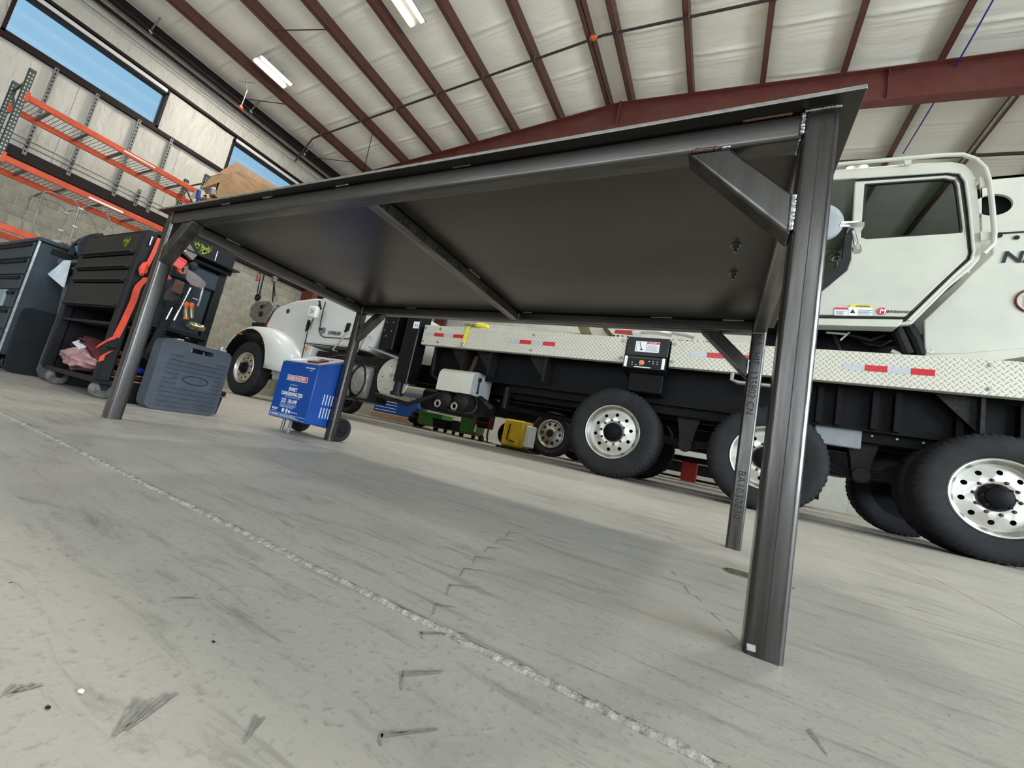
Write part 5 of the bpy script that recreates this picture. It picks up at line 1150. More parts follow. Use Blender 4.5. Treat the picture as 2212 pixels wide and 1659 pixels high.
b.build('cable_loops', 'cab_black', bc)

# ------------------------------------------------------------------ plastic tool case on edge
def rounded(y0, y1, z0, z1, r, n=5):
    pts = []
    for cy_, cz_, st in ((y1 - r, z1 - r, 0), (y0 + r, z1 - r, 90), (y0 + r, z0 + r, 180), (y1 - r, z0 + r, 270)):
        for k in range(n + 1): a = math.radians(st + 90 * k / n); pts.append((cy_ + r * math.cos(a), cz_ + r * math.sin(a)))
    return pts
tc_ = thing('tool_case', (-2.63, 1.19, 0), 'slate grey ribbed plastic tool case standing on its edge beside the near left table leg', 'case')
def recess(pts, y0, y1, z0, z1):
    """cut the handle notch through the top edge as a hole outline"""
    return [(y0, z0), (y1, z0), (y1, z1), (y0, z1)]
def plate_with_hole(mb, x, th, outer_, hole):
    bm = bmesh.new(); ed = []
    for L_ in (outer_, hole):
        vs_ = [bm.verts.new((0, y, z)) for y, z in L_]
        for i in range(len(vs_)): ed.append(bm.edges.new((vs_[i], vs_[(i + 1) % len(vs_)])))
    bmesh.ops.triangle_fill(bm, use_beauty=True, use_dissolve=False, edges=ed); bm.verts.index_update()
    F = [tuple(v.index for v in f.verts) for f in bm.faces]; n_ = len(bm.verts)
    V0 = [(x, v.co.y, v.co.z) for v in bm.verts]; V1 = [(x - th, v.co.y, v.co.z) for v in bm.verts]
    be = [(e.verts[0].index, e.verts[1].index) for e in bm.edges if len(e.link_faces) == 1]; bm.free()
    mb.add(V0 + V1, F + [tuple(i + n_ for i in f[::-1]) for f in F] + [(a, c, c + n_, a + n_) for a, c in be])
XF = -2.578
hole = rounded(1.148, 1.262, .328, .352, .010, 3)
b = MB(); plate_with_hole(b, XF, .050, rounded(1.020, 1.360, .002, .376, .035), hole); b.build('front_shell', 'case', tc_, bevel=.012, seg=3, smooth=40)
b = MB(); plate_with_hole(b, XF - .052, .050, rounded(1.022, 1.358, .003, .374, .035), hole); b.build('back_shell', 'case', tc_, bevel=.012, seg=3, smooth=40)
b = MB(); b.tube([(XF - .05, 1.140, .360), (XF - .05, 1.270, .360)], .011, 10); b.build('handle', 'case_dark', tc_)
for i in range(12):
    z = .030 + i * .0245
    segs = [(1.062, 1.345)] if i not in (5, 6, 7) else [(1.062, 1.125), (1.300, 1.345)]
    if i == 11: segs = [(1.065, 1.125), (1.290, 1.345)]
    for (ya, yb) in segs:
        b = MB(); b.tube([(XF - .001, ya, z), (XF + .003, ya + .008, z), (XF + .003, yb - .008, z), (XF - .001, yb, z)], .0058, 8); b.build('rib', 'case', tc_)
b = MB(); b.tube([(XF + .003, 1.212 + .062 * math.cos(2 * PI * i / 24), .180 + .022 * math.sin(2 * PI * i / 24)) for i in range(24)], .0022, 6, closed=True); b.build('embossed_oval', 'case_dark', tc_)
b = MB(); b.tube([(XF + .0035, 1.185 + .012 * i, .180 + .006 * math.sin(i * 2.2)) for i in range(6)], .0018, 5); b.build('embossed_script', 'case', tc_)
for y_ in (1.10, 1.318):
    b = MB(); b.obox((XF - .045, y_, .380), (1, 0, 0), (0, 1, .1), (0, 0, 1), .022, .017, .006, .003); b.build('latch', 'galv', tc_, smooth=0)
for y_ in (1.318,): b = MB(); b.obox((XF - .045, y_ - .004, .392), (1, 0, 0), (0, 1, 0), (0, .2, 1), .006, .004, .012, .002); b.build('latch_lever', 'label_white', tc_, smooth=0)
for y_ in (1.10, 1.20, 1.28): b = MB(); b.box((XF - .08, y_, .0), (XF - .02, y_ + .02, .004)); b.build('foot', 'case_dark', tc_, smooth=0)

# ------------------------------------------------------------------ black tool cabinet with open shelf
FX0, FX1, FY, BY = -3.575, -2.775, .890, 1.300
cab = thing('tool_cabinet', ((FX0 + FX1) / 2, 1.1, 0), 'black tool cabinet with a lime green emblem and red straps beside the near left leg', 'cabinet')
b = MB(); b.box((FX0, FY, .900), (FX1, BY, .915), .004); b.box((FX0, FY, .38), (FX0 + .02, BY, .90)); b.box((FX0, BY - .015, .38), (FX1, BY, .90)); b.box((FX0, FY, .38), (FX1, BY, .395)); b.box((FX1 - .03, FY + .02, .42), (FX1 - .02, BY, .90))
b.box((FX0, FY, .08), (FX0 + .02, BY, .40)); b.box((FX0, FY - .0, .075), (FX1, BY, .10)); b.box((FX0, BY - .015, .1), (FX1 - .25, BY, .40)); cbd = b.build('carcass', 'cab_black', cab, bevel=.003, smooth=0)
b = MB(); b.prism([(FX1 - .055, FY - .012, .09), (FX1 - .055, FY - .012, .905), (FX1 + .01, FY - .012, .905), (FX1 + .01, FY - .012, .09)], (0, .055, 0)); b.build('corner_post', 'cab_black', cab, bevel=.008)
b = MB(); b.box((FX1 - .03, BY - .045, .08), (FX1 + .01, BY, .86)); b.build('corner_post', 'cab_black', cab, bevel=.006)
b = MB(); b.box((FX0 - .01, FY - .012, .09), (FX0 + .035, FY + .04, .905)); b.build('corner_post', 'cab_black', cab, bevel=.008)
# drawers
for (z0, z1) in ((.775, .895), (.690, .765), (.615, .682), (.470, .607)):
    b = MB(); b.box((FX0 + .045, FY - .010, z0), (FX1 - .065, FY + .3, z1), .003); d_ = b.build('drawer', 'cab_face', cab, smooth=0)
    b = MB(); b.prism([(FX0 + .045, FY - .010, z0 + .002), (FX0 + .045, FY - .030, z0 + .006), (FX0 + .045, FY - .030, z0 + .014), (FX0 + .045, FY - .010, z0 + .018)], (FX1 - FX0 - .11, 0, 0)); b.build('drawer_pull', 'case_dark', d_, smooth=0)
# jagged lime emblem, front and side
def emblem(mb, o, U, V, s):
    o = Vector(o); U = Vector(U); V = Vector(V); rr = random.Random(5)
    for i in range(60):
        t = i / 60; x = (rr.random() - .5) * 1.1; w = (1 - abs(x)) * .75; y0 = -.5 + .9 * abs(x) + rr.random() * .2; y1 = y0 + w * (.3 + rr.random() * .6)
        dx_ = rr.uniform(-.25, .25); th = .035
        p0 = o + U * (x * s) + V * (y0 * s); p1 = o + U * ((x + dx_) * s) + V * (y1 * s)
        nn = U * (th * s)
        mb.add([p0 - nn, p0 + nn, p1 + nn * .3, p1 - nn * .3], [(0, 1, 2, 3)])
b = MB(); emblem(b, (FX1 - .19, FY - .0115, .842), (1, 0, 0), (0, 0, 1), .070); b.build('emblem', 'lime', cab, smooth=0)
# outer side: folding wing panel with lid, tool board and lower tray
b = MB(); b.box((FX1 + .0, FY + .05, .865), (FX1 + .035, BY + .005, .990), .006); b.box((FX1 + .0, FY + .05, .86), (FX1 + .13, BY - .0, .868)); lid = b.build('side_lid', 'cab_black', cab, smooth=0)
b = MB(); emblem(b, (FX1 + .037, 1.125, .925), (0, 1, 0), (0, 0, 1), .075); b.build('emblem', 'lime', lid, smooth=0)
b = MB(); b.tube([(FX1 + .055, FY + .18, .845), (FX1 + .055, BY - .01, .845)], .014, 10); b.build('grab_rail', 'black_gloss', cab)
b = MB(); b.box((FX1 - .018, FY + .06, .42), (FX1 - .010, BY - .05, .83)); b.build('tool_board', 'cab_blue', cab, smooth=0)
b = MB(); b.box((FX1 - .01, FY + .13, .72), (FX1 + .03, BY - .05, .815), .004); b.build('upper_tray', 'cab_blue', cab, smooth=0)
b = MB(); b.box((FX1 - .02, FY + .05, .408), (FX1 + .05, BY - .03, .42), .002); b.box((FX1 + .04, FY + .05, .408), (FX1 + .05, BY - .03, .44)); b.build('lower_tray', 'cab_black', cab, smooth=0)
for (x, y) in ((FX0 + .08, FY + .05), (FX1 - .09, FY + .05), (FX0 + .08, BY - .07), (FX1 - .07, BY - .07)):
    b = MB(); b.lathe([(.034, 0), (.043, .006), (.045, .02), (.045, .04), (.043, .054), (.034, .060)], (x - .03, y, .045), (1, 0, 0), 22); cs_ = b.build('castor', mat('dusty_castor', (.20, .19, .18), .85, 0, .6, 30, .5, 60) if 'dc' not in M else M['dc'], cab)
    M['dc'] = cs_.data.materials[0]
    b = MB(); b.prism([(x - .036, y - .03, .085), (x - .036, y + .03, .085), (x - .036, y + .01, .04), (x - .036, y - .01, .04)], (.004, 0, 0)); b.prism([(x + .034, y - .03, .085), (x + .034, y + .03, .085), (x + .034, y + .01, .04), (x + .034, y - .01, .04)], (.004, 0, 0)); b.box((x - .038, y - .03, .082), (x + .04, y + .03, .087)); b.build('castor_fork', 'cab_black', cs_, smooth=0)

# things on and in the cabinet
def one(name, mb, mt_, lb, cat, group=None, **k): return tag(mb.build(name, mt_, None, **k), lb, cat, group)
b = MB(); blob(b, (-3.23, .96, .175), (.20, .075, .062), 11, .45, 2.6, 40, 26); one('plastic_bag', b, 'clear_bag', 'crumpled pink and white plastic bag on the open cabinet shelf', 'bag', smooth=180)
b = MB()
for k in range(3): b.ribbon([(-3.42 + .45 * i / 8, 1.00 + .02 * k, .245 + .018 * k + .030 * math.sin(i * .55 + k) - .03 * (i / 8)) for i in range(9)], (0, .07, 0), .006)
one('folded_rag', b, 'maroon', 'dark red folded rags lying above the plastic bag on the cabinet shelf', 'cloth', smooth=180)
b = MB(); b.ribbon([(-3.36, .93, .265), (-3.28, .925, .25), (-3.20, .92, .236)], (0, .012, .01), .004); one('paper_strip', b, 'label_white', 'short white strip lying on the plastic bag', 'strip')
# red tie-down strap trailing down the corner post
st = thing('red_tie_down', (FX1 + .03, FY - .01, .6), 'bright red tie-down strap hanging down the cabinet corner behind the near left leg', 'strap')
P_ = [(-2.74, 0.93, 0.881), (-2.74, 0.921, 0.758), (-2.74, 0.909, 0.674), (-2.74, 0.932, 0.659), (-2.74, 0.909, 0.597), (-2.74, 0.909, 0.521), (-2.74, 0.901, 0.418), (-2.74, 0.89, 0.316), (-2.74, 0.878, 0.292), (-2.74, 0.845, 0.249)]
b = MB(); b.ribbon(curve([P_[0], P_[1], P_[2]], 4), (0, .009, .0), .0015); b.ribbon(curve(P_[3:8], 4), (0, .0135, .003), .0015); b.ribbon([(-2.72, 0.886, 0.32), (-2.72, 0.861, 0.3), (-2.72, 0.829, 0.255)], (0, .004, .012), .0015); b.ribbon([(-2.72, 0.883, 0.247), (-2.72, 0.859, 0.216), (-2.72, 0.858, 0.188)], (0, .009, .006), .0015); b.build('webbing', 'red_web', st)
b = MB(); blob(b, (-2.72, 0.9, 0.695), (.016, .016, .036), 3, .5, 4, 12, 8); b.build('webbing_knot', 'red_web', st)
b = MB(); b.obox((-2.72, 0.876, 0.276), (1, 0, 0), (0, 1, 0), (0, .2, 1), .012, .022, .016, .004); b.build('ratchet', 'cab_black', st)
# corrugated hose
pts = [(-2.72, 1.077, 0.639), (-2.72, 1.063, 0.558), (-2.72, 1.059, 0.476), (-2.72, 1.051, 0.407), (-2.72, 1.044, 0.34), (-2.72, 1.033, 0.272), (-2.72, 1.02, 0.243)]
dense = []
for i in range(len(pts) - 1):
    for k in range(10): dense.append(Vector(pts[i]).lerp(Vector(pts[i + 1]), k / 10))
b = MB(); b.tube(dense, [.019 if k % 2 else .026 for k in range(len(dense))], 10); one('corrugated_hose', b, 'bagblack', 'black corrugated hose hanging beside the near left table leg', 'hose', smooth=60)
# hanging pouches, tape box, rolls and straps
b = MB(); b.obox((-2.66, 1.009, 0.774), (.4, 1, -.35), (1, -.3, 0), (0, .35, 1), .026, .02, .026, .004); b.obox((-2.66, 1.014, 0.803), (.4, 1, -.35), (1, -.3, 0), (0, .35, 1), .027, .021, .006, .003); one('red_plastic_box', b, mat('bright_red_plastic', (.62, .04, .035), .4), 'red plastic box hanging at the cabinet side above the orange ring', 'box', smooth=0)
b = MB(); b.prism([(-2.68, 1.027, 0.897), (-2.68, 1.074, 0.856), (-2.68, 1.06, 0.821), (-2.68, 1.014, 0.844)], (.03, 0, 0)); one('cardboard_sleeve', b, 'pinkcloth', 'brown folded sleeve wedged above the red plastic box', 'sleeve')
b = MB(); b.tube([(-2.64, 0.986, 0.812), (-2.64, 0.987, 0.833), (-2.64, 1.002, 0.841), (-2.64, 1.016, 0.854)], [.008, .007, .004, .003], 8); one('pale_clip', b, mat('pale_plastic', (.62, .6, .42), .5), 'pale yellow clip in front of the brown sleeve', 'clip')
b = MB(); b.lathe([(.013, 0), (.022, .002), (.022, .018), (.013, .02)], (-2.66, 1.028, 0.749), (1, .2, 0), 20, closed=True); one('orange_ring', b, 'tool_orange', 'orange ring hanging under the red plastic box', 'ring')
b = MB(); b.prism([(-2.65, 1.047, 0.779), (-2.65, 1.046, 0.738), (-2.65, 1.036, 0.728), (-2.65, 1.033, 0.772)], (.01, 0, 0)); b.prism([(-2.65, 1.042, 0.763), (-2.65, 1.082, 0.755), (-2.65, 1.117, 0.744), (-2.65, 1.149, 0.725), (-2.65, 1.148, 0.703), (-2.65, 1.117, 0.687), (-2.65, 1.082, 0.688), (-2.65, 1.054, 0.71)], (.012, 0, 0)); one('leather_holster', b, 'pinkcloth', 'grey brown holster strap hanging over the tool board', 'holster')
b = MB(); blob(b, (-2.66, 1.077, 0.794), (.02, .022, .026), 8, .3, 3, 12, 8); blob(b, (-2.655, 1.098, 0.741), (.012, .018, .012), 2, .3, 3, 10, 8); one('black_pouch', b, 'bagblack', 'small black pouch hanging above the holster strap', 'pouch')
b = MB(); b.obox((-2.65, 1.034, 0.653), (1, 0, 0), (0, 1, 0), (0, 0, 1), .012, .022, .036, .004); one('leather_pouch', b, 'belt', 'brown leather belt pouch hanging below the orange ring', 'pouch')
b = MB(); blob(b, (-2.66, 0.969, 0.684), (.02, .026, .022), 5, .5, 4, 12, 8); one('red_glove', b, mat('coral_cloth', (.62, .08, .06), .7, 0, .4, 20), 'crumpled red glove right beside the near left table leg', 'glove')
b = MB(); blob(b, (-2.66, 0.969, 0.741), (.02, .03, .03), 7, .5, 4, 12, 8); blob(b, (-2.68, 1.035, 0.6), (.03, .035, .05), 17, .6, 5, 14, 10); one('tool_belt', b, 'bagblack', 'dark bundled tool belt hanging behind the leather pouch', 'belt')
for (a, c_, r, nm, lb) in (((-2.66, 1.095, 0.674), (-2.66, 1.068, 0.477), .0045, 'pry_bar', 'long bright steel bar hanging on the tool board'), ((-2.66, 1.044, 0.541), (-2.66, 1.034, 0.469), .0035, 'punch', 'short bright steel punch hanging left of the long bar')):
    b = MB(); b.tube([a, c_], r, 8); one(nm, b, 'tool', lb, 'tool')
b = MB(); b.tube([(-2.665, 1.152, 0.705), (-2.665, 1.155, 0.623)], .005, 8); b.prism([(-2.665, 1.158, 0.63), (-2.665, 1.157, 0.591), (-2.665, 1.147, 0.59), (-2.665, 1.149, 0.626)], (.004, 0, 0)); b.tube([(-2.665, 1.134, 0.691), (-2.665, 1.149, 0.698)], .005, 8); one('spanner', b, 'galv', 'grey steel spanner hanging on the right of the tool board', 'tool')
b = MB(); b.box((-2.745, 1.152, 0.64), (-2.742, 1.178, 0.636)); one('size_sticker', b, 'label_white', 'small white sticker on the tool board beside the spanner', 'sticker', smooth=0)
for i, (px_, g_) in enumerate((((-2.67, 1.105, 0.562), 'left'), ((-2.67, 1.131, 0.566), 'right'))):
    t = thing('torch_bottle', px_, '%s orange topped bottle standing on the side tray' % g_, 'bottle', 'orange topped bottles on the tray')
    u = Vector((0, -.28, 1)).normalized(); c_ = Vector(px_)
    b = MB(); b.lathe([(.011, .004), (.014, .01), (.014, .028), (.011, .034)], c_, u, 16); b.build('cap', 'tool_orange', t)
    b = MB(); b.lathe([(.012, -.050), (.012, -.004), (.010, .005)], c_, u, 16); b.build('barrel', 'brass', t)
    if i == 0: b = MB(); b.lathe([(.013, -.062), (.014, -.055), (.012, -.05)], c_, u, 16); b.build('base_cap', 'tool_orange', t)
b = MB(); blob(b, (-2.69, 1.184, 0.481), (.02, .05, .02), 9, .6, 5, 14, 8); one('brass_fittings', b, 'brass', 'pile of dull brass fittings on the right of the side tray', 'fittings')
b = MB(); b.tube([(-2.74, 0.901, 0.873), (-2.74, 0.901, 0.826)], .004, 6); one('bright_rod', b, 'tool', 'short bright rod clipped behind the top of the near left leg', 'rod')
b = MB(); b.tube([(-2.735, 1.199, 0.949), (-2.735, 1.199, 0.885)], .003, 6); one('telescopic_magnet', b, 'tool', 'thin bright rod standing against the cabinet side lid', 'rod')
b = MB(); blob(b, (-2.66, 1.119, 0.415), (.012, .014, .010), 6, .5, 5, 10, 6); blob(b, (-2.66, 1.147, 0.4), (.01, .02, .008), 12, .5, 5, 10, 6); one('hose_fittings', b, 'black_gloss', 'black hose fittings just above the handle of the tool case', 'fittings')

# low black crate and creeper behind the leg
t = thing('storage_crate', (-2.78, 1.16, 0), 'low black crate with orange rimmed lid behind the near left table leg', 'crate')
b = MB(); b.prism([(-2.92, 1.0, .004), (-2.74, 1.0, .004), (-2.72, 1.0, .115), (-2.94, 1.0, .115)], (0, .45, 0)); b.build('tub', 'cab_black', t, bevel=.006)
b = MB(); b.box((-2.95, .99, .118), (-2.71, 1.46, .15), .008); b.build('lid', 'cab_face', t)
b = MB(); b.box((-2.952, .988, .112), (-2.708, 1.462, .118)); b.box((-2.952, .988, .146), (-2.708, 1.462, .149)); b.build('orange_rim', mat('orange_brown_trim', (.42, .14, .07), .5), t, smooth=0)
b = MB(); b.box((-2.705, 1.03, .05), (-2.695, 1.07, .12), .003); b.build('silver_latch', 'galv', t)
b = MB(); blob(b, (-2.84, 1.05, .175), (.04, .03, .02), 2, .3, 3, 10, 6); one('blue_rag', b, 'deepblue', 'dark blue rag resting on the crate lid behind the near left leg', 'cloth')

# grey wheelie bin between the cabinets, cloth draped on its rim
t = thing('waste_bin', (-3.78, 1.05, 0), 'dirty grey waste bin between the two tool cabinets', 'bin')
b = MB(); q4 = [[(-3.93, .93, .70), (-3.60, .93, .70), (-3.60, 1.25, .70), (-3.93, 1.25, .70)], [(-3.86, .94, .40), (-3.62, .94, .40), (-3.62, 1.2, .40), (-3.86, 1.2, .40)], [(-3.80, .92, .05), (-3.58, .92, .05), (-3.58, 1.18, .05), (-3.80, 1.18, .05)], [(-3.78, .94, .0), (-3.60, .94, .0), (-3.60, 1.16, .0), (-3.78, 1.16, .0)]]
vs = [p for r in q4 for p in r]; b.add(vs, [(0, 1, 2, 3), (15, 14, 13, 12)] + [(r * 4 + k, r * 4 + (k + 1) % 4, r * 4 + 4 + (k + 1) % 4, r * 4 + 4 + k) for r in range(3) for k in range(4)]); b.build('tub', 'bin', t, bevel=.02, seg=3, smooth=50)
b = MB(); b.box((-3.97, .90, .70), (-3.56, 1.28, .725), .01); b.box((-3.96, .91, .745), (-3.57, 1.27, .785), .012); b.build('rim', 'bin', t)
b = MB(); b.prism([(-3.719, 0.88, 0.758), (-3.695, 0.88, 0.68), (-3.671, 0.88, 0.579), (-4.026, 0.88, 0.668), (-3.916, 0.88, 0.712), (-3.815, 0.88, 0.761)], (0, .008, 0)); one('white_cloth', b, 'cloth', 'white cloth corner hanging over the grey waste bin', 'cloth')
ms = [(x, z) for x, z in rounded(-4.50, -3.88, .002, .44, .05)]
b = MB(); b.prism([(-3.93 - z * .12, y, z) for y, z in rounded(.825, 1.075, .002, .425, .04)], (-.025, 0, 0)); t = one('rubber_panel', b, 'mat_dark', 'dark round cornered panel leaning against the blue grey cabinet', 'panel')
h = MB(); h.box((-3.981, 1.02, .37), (-3.974, 1.07, .385), .002); t['o_'] = (0, 0, 0); h.build('grip_slot', 'dark', t, smooth=0)

# ------------------------------------------------------------------ slate blue cabinet at the left edge
t = thing('tool_cabinet', (-4.9, 1.2, 0), 'blue grey drawer cabinet at the left edge behind the waste bin', 'cabinet')
b = MB(); b.box((-5.75, .80, .10), (-4.02, 1.35, .86), .006); b.box((-5.75, .79, .86), (-4.00, 1.36, .885), .004); b.build('carcass', 'cab_blue', t, smooth=0)
b = MB(); b.box((-4.022, .86, .80), (-4.016, 1.02, .84), .003); b.build('slot_handle', 'dark', t, smooth=0)
b = MB(); b.box((-4.03, .795, .10), (-4.015, .805, .88)); b.build('edge_trim', 'galv', t, smooth=0)
b = MB(); b.box((-4.017, .9, .755), (-4.012, 1.0, .79)); b.build('side_label', 'bin', t, smooth=0)
for (z0, z1) in ((.745, .85), (.63, .735), (.525, .62), (.40, .515), (.26, .39), (.12, .25)):
    b = MB(); b.box((-5.72, .788, z0), (-4.06, .80, z1), .003); d_ = b.build('drawer', 'cab_blue', t, smooth=0)
    b = MB(); b.box((-5.70, .775, z1 - .028), (-4.08, .79, z1 - .008), .004); b.build('drawer_pull', 'black', d_, smooth=0)
b = MB(); b.box((-4.42, .772, .40), (-4.20, .788, .515), .004); b.box((-4.55, .772, .13), (-4.25, .788, .38), .004); b.build('clear_sleeve', mat('pale_blue_plastic', (.22, .27, .28), .25), t, smooth=0)
for x in (-4.15, -5.6):
    b = MB(); b.cyl((x - .03, .9, .05), (x + .03, .9, .05), .05, 16); b.build('castor', 'black_gloss', t)
b = MB(); b.box((-4.5, .82, .002), (-4.35, 1.2, .10)); b.build('skirting', 'black', t, smooth=0)
b = MB(); blob(b, (-4.35, .95, .905), (.22, .08, .035), 2, .7, 5, 20, 10); one('rag_pile', b, 'belt', 'dark pile of rags and fittings on top of the blue grey cabinet', 'rags')
b = MB(); blob(b, (-4.16, .90, .91), (.03, .03, .022), 5, .6, 5, 10, 8); one('metal_fitting', b, 'tank', 'small bright metal fitting on the cabinet beside the rag pile', 'fitting')

# blue and black backpack between the cabinets
t = thing('backpack', (-3.66, 1.05, .8), 'blue and black backpack lying on the waste bin beside the black cabinet', 'bag')
b = MB(); blob(b, (-3.76, 1.0, .885), (.155, .10, .075), 5, .25, 2.5, 24, 16); b.build('body', 'bagblue', t, smooth=80)
b = MB(); b.ribbon(curve([(-3.90, .92, .82), (-3.93, .93, .90), (-3.86, .95, .955), (-3.70, .96, .975)], 5), (0, .012, 0), .006); b.build('strap', 'bagblack', t, smooth=80)
b = MB(); b.ribbon(curve([(-3.68, .905, .80), (-3.69, .895, .88), (-3.66, .915, .94), (-3.60, .95, .965)], 5), (.012, 0, 0), .008); b.build('strap', 'bagblack', t, smooth=80)
b = MB(); b.ribbon(curve([(-3.88, .905, .90), (-3.80, .895, .875), (-3.75, .895, .89), (-3.69, .90, .86)], 5), (0, 0, .008), .006); b.build('strap', 'bagblack', t, smooth=80)

# ------------------------------------------------------------------ pallet racking along the left wall
XRF, XRR = -11.85, -12.85
rk = thing('pallet_rack', (-12.35, 3.1, 0), 'orange and dark green pallet rack with wire decks along the left wall', 'rack')
def upright(x, y, z1):
    b = MB(); b.box((x - .04, y - .045, 0), (x + .04, y - .04, z1)); b.box((x - .04, y - .045, 0), (x - .035, y + .045, z1)); b.box((x + .035, y - .045, 0), (x + .04, y + .045, z1)); b.box((x - .04, y + .04, 0), (x - .01, y + .045, z1)); b.box((x + .01, y + .04, 0), (x + .04, y + .045, z1))
    o = b.build('upright', 'green_up', rk, smooth=0)
    h = MB(); k = .3
    while k < z1 - .04:
        h.box((x + .0405, y - .028, k), (x + .042, y - .010, k + .032)); h.box((x + .0405, y + .010, k), (x + .042, y + .028, k + .032))
        h.box((x - .02, y - .0465, k), (x + .02, y - .0455, k + .03)); k += .075
    tag(h.build('slot', 'mortar', o, smooth=0), kind='stuff')
for y, z1 in ((1.56, 5.06), (4.50, 5.06)):
    upright(XRF, y, z1); upright(XRR, y, z1)
    b = MB()
    for (z0, z2) in ((.5, 1.4), (1.4, 2.3), (2.3, 3.2), (3.2, 4.1), (4.1, 4.9)): b.tube([(XRF, y, z0), (XRR, y, z2)], .022, 6); 
    b.tube([(XRF, y, 4.85), (XRR, y, 4.85)], .022, 6); b.tube([(XRF, y, 3.0), (XRR, y, 3.0)], .022, 6); b.build('frame_brace', 'green_up', rk)
def beam(x, y0, y1, z, h=.115):
    b = MB(); b.box((x - .025, y0 + .05, z - h), (x + .025, y1 - .05, z), .006); b.box((x - .035, y0 + .0, z - h - .04), (x + .045, y0 + .05, z + .04)); b.box((x - .035, y1 - .05, z - h - .04), (x + .045, y1, z + .04)); return b.build('load_beam', 'orange_beam', rk, smooth=0)
for z in (4.60, 3.38, 2.20):
    beam(XRF, 1.58, 4.48, z); beam(XRR, 1.58, 4.48, z)
    if z > 2.5:
        d = MB(); y = 1.66
        while y < 4.42: d.box((XRR, y - .004, z - .012), (XRF, y + .004, z - .004)); y += .065
        x = XRR + .06
        while x < XRF - .03: d.box((x - .004, 1.63, z - .004), (x + .004, 4.43, z + .003)); x += .11
        tag(d.build('wire_deck', 'galv', rk, smooth=0), kind='stuff')
        for y in (1.95, 2.5, 3.05, 3.6, 4.15): d = MB(); d.box((XRR, y - .02, z - .045), (XRF, y + .02, z - .012)); d.build('deck_support', 'galv_dark', rk, smooth=0)
for z in (4.60,): beam(XRF, 4.52, 6.20, z); beam(XRR, 4.52, 6.20, z)
for z in (2.20,): beam(XRF, -1.38, 1.54, z); beam(XRR, -1.38, 1.54, z)
upright(XRF, -1.40, 4.85); upright(XRR, -1.40, 4.85)
b = MB(); b.box((XRF + .026, 3.0, 4.535), (XRF + .028, 3.55, 4.565)); b.box((XRF + .026, 2.75, 3.28), (XRF + .028, 3.30, 3.32)); b.build('beam_label', 'label_white', rk, smooth=0)

# bent tube guards standing on the third level
def guard(x, Pts, lb, gp='bent tube guards on the rack'):
    t = thing('tube_guard', (x, Pts[0][0], 2.2), lb, 'guard', gp)
    pp = []
    for i, (y, z) in enumerate(Pts):
        pp.append((x, y, z))
    b = MB(); b.tube(pp, .0135, 8); b.build('hoop', 'galv', t); return t
g1 = [(2.70, 2.22), (2.36, 2.22), (2.27, 2.28), (2.242, 2.36), (2.21, 3.02), (2.215, 3.07), (2.25, 3.11), (2.58, 3.165), (2.66, 3.14), (2.71, 3.08), (2.735, 2.65), (2.74, 2.36), (2.71, 2.25)]
g2 = [(2.745, 2.22), (2.755, 2.6), (2.756, 3.06), (2.775, 3.12), (2.83, 3.165), (3.03, 3.22), (3.10, 3.20), (3.15, 3.13), (3.36, 2.80), (3.5, 2.22)]
ga = guard(-12.0, g1, 'near bent galvanised tube guard on the left of the rack'); gb = guard(-12.0, g2, 'near bent galvanised tube guard behind the backpack')
gc = guard(-12.6, [(y - .02, z - .05) for y, z in g1], 'rear bent galvanised tube guard on the left of the rack'); gd = guard(-12.6, [(y - .04, z - .07) for y, z in g2], 'rear bent galvanised tube guard behind the backpack')
b = MB()
for z in (3.05, 2.66): b.obox((-12.0, 2.748, z), (1, 0, 0), (0, 1, 0), (0, 0, 1), .02, .04, .018, .004)
b.build('clamp', 'alu', ga, smooth=0)
b = MB()
for z in (2.99, 2.60): b.obox((-12.6, 2.715, z), (1, 0, 0), (0, 1, 0), (0, 0, 1), .02, .04, .018, .004)
b.build('clamp', 'alu', gc, smooth=0)
b = MB(); b.tube([(-12.0, 2.25, 3.11), (-12.6, 2.23, 3.06)], .016, 6); b.build('cross_tube', 'galv_dark', ga)

# open cardboard box and bags on the top shelf
t = thing('cardboard_box', (-12.1, 5.25, 4.62), 'large open cardboard box on the top rack level above the table edge', 'box')
b = MB(); b.box((-12.6, 4.72, 4.62), (-11.75, 5.85, 4.64)); b.box((-11.77, 4.72, 4.62), (-11.75, 5.85, 5.25)); b.box((-12.6, 4.72, 4.62), (-12.58, 5.85, 5.25)); b.box((-12.6, 4.72, 4.62), (-11.75, 4.74, 5.25)); b.box((-12.6, 5.83, 4.62), (-11.75, 5.85, 5.25)); b.build('carton', 'card', t, smooth=0)
for pts in ([(-11.75, 4.398, 4.607), (-11.75, 4.547, 5.048), (-11.75, 4.959, 5.476), (-11.75, 4.948, 5.311), (-11.75, 4.704, 4.983)], [(-11.75, 4.959, 5.476), (-11.75, 5.095, 5.576), (-11.75, 5.591, 5.606), (-11.75, 6.079, 5.763), (-11.75, 5.646, 5.41), (-11.75, 5.225, 5.496)]):
    b = MB(); b.prism(pts, (.02, 0, 0)); b.build('flap', 'card', t, smooth=0)
b = MB(); b.prism([(-12.4, 4.793, 5.258), (-12.4, 5.214, 6.059), (-12.4, 6.401, 6.121), (-12.4, 5.548, 5.305)], (-.02, 0, 0)); b.build('inner_flap', 'card_in', t, smooth=0)
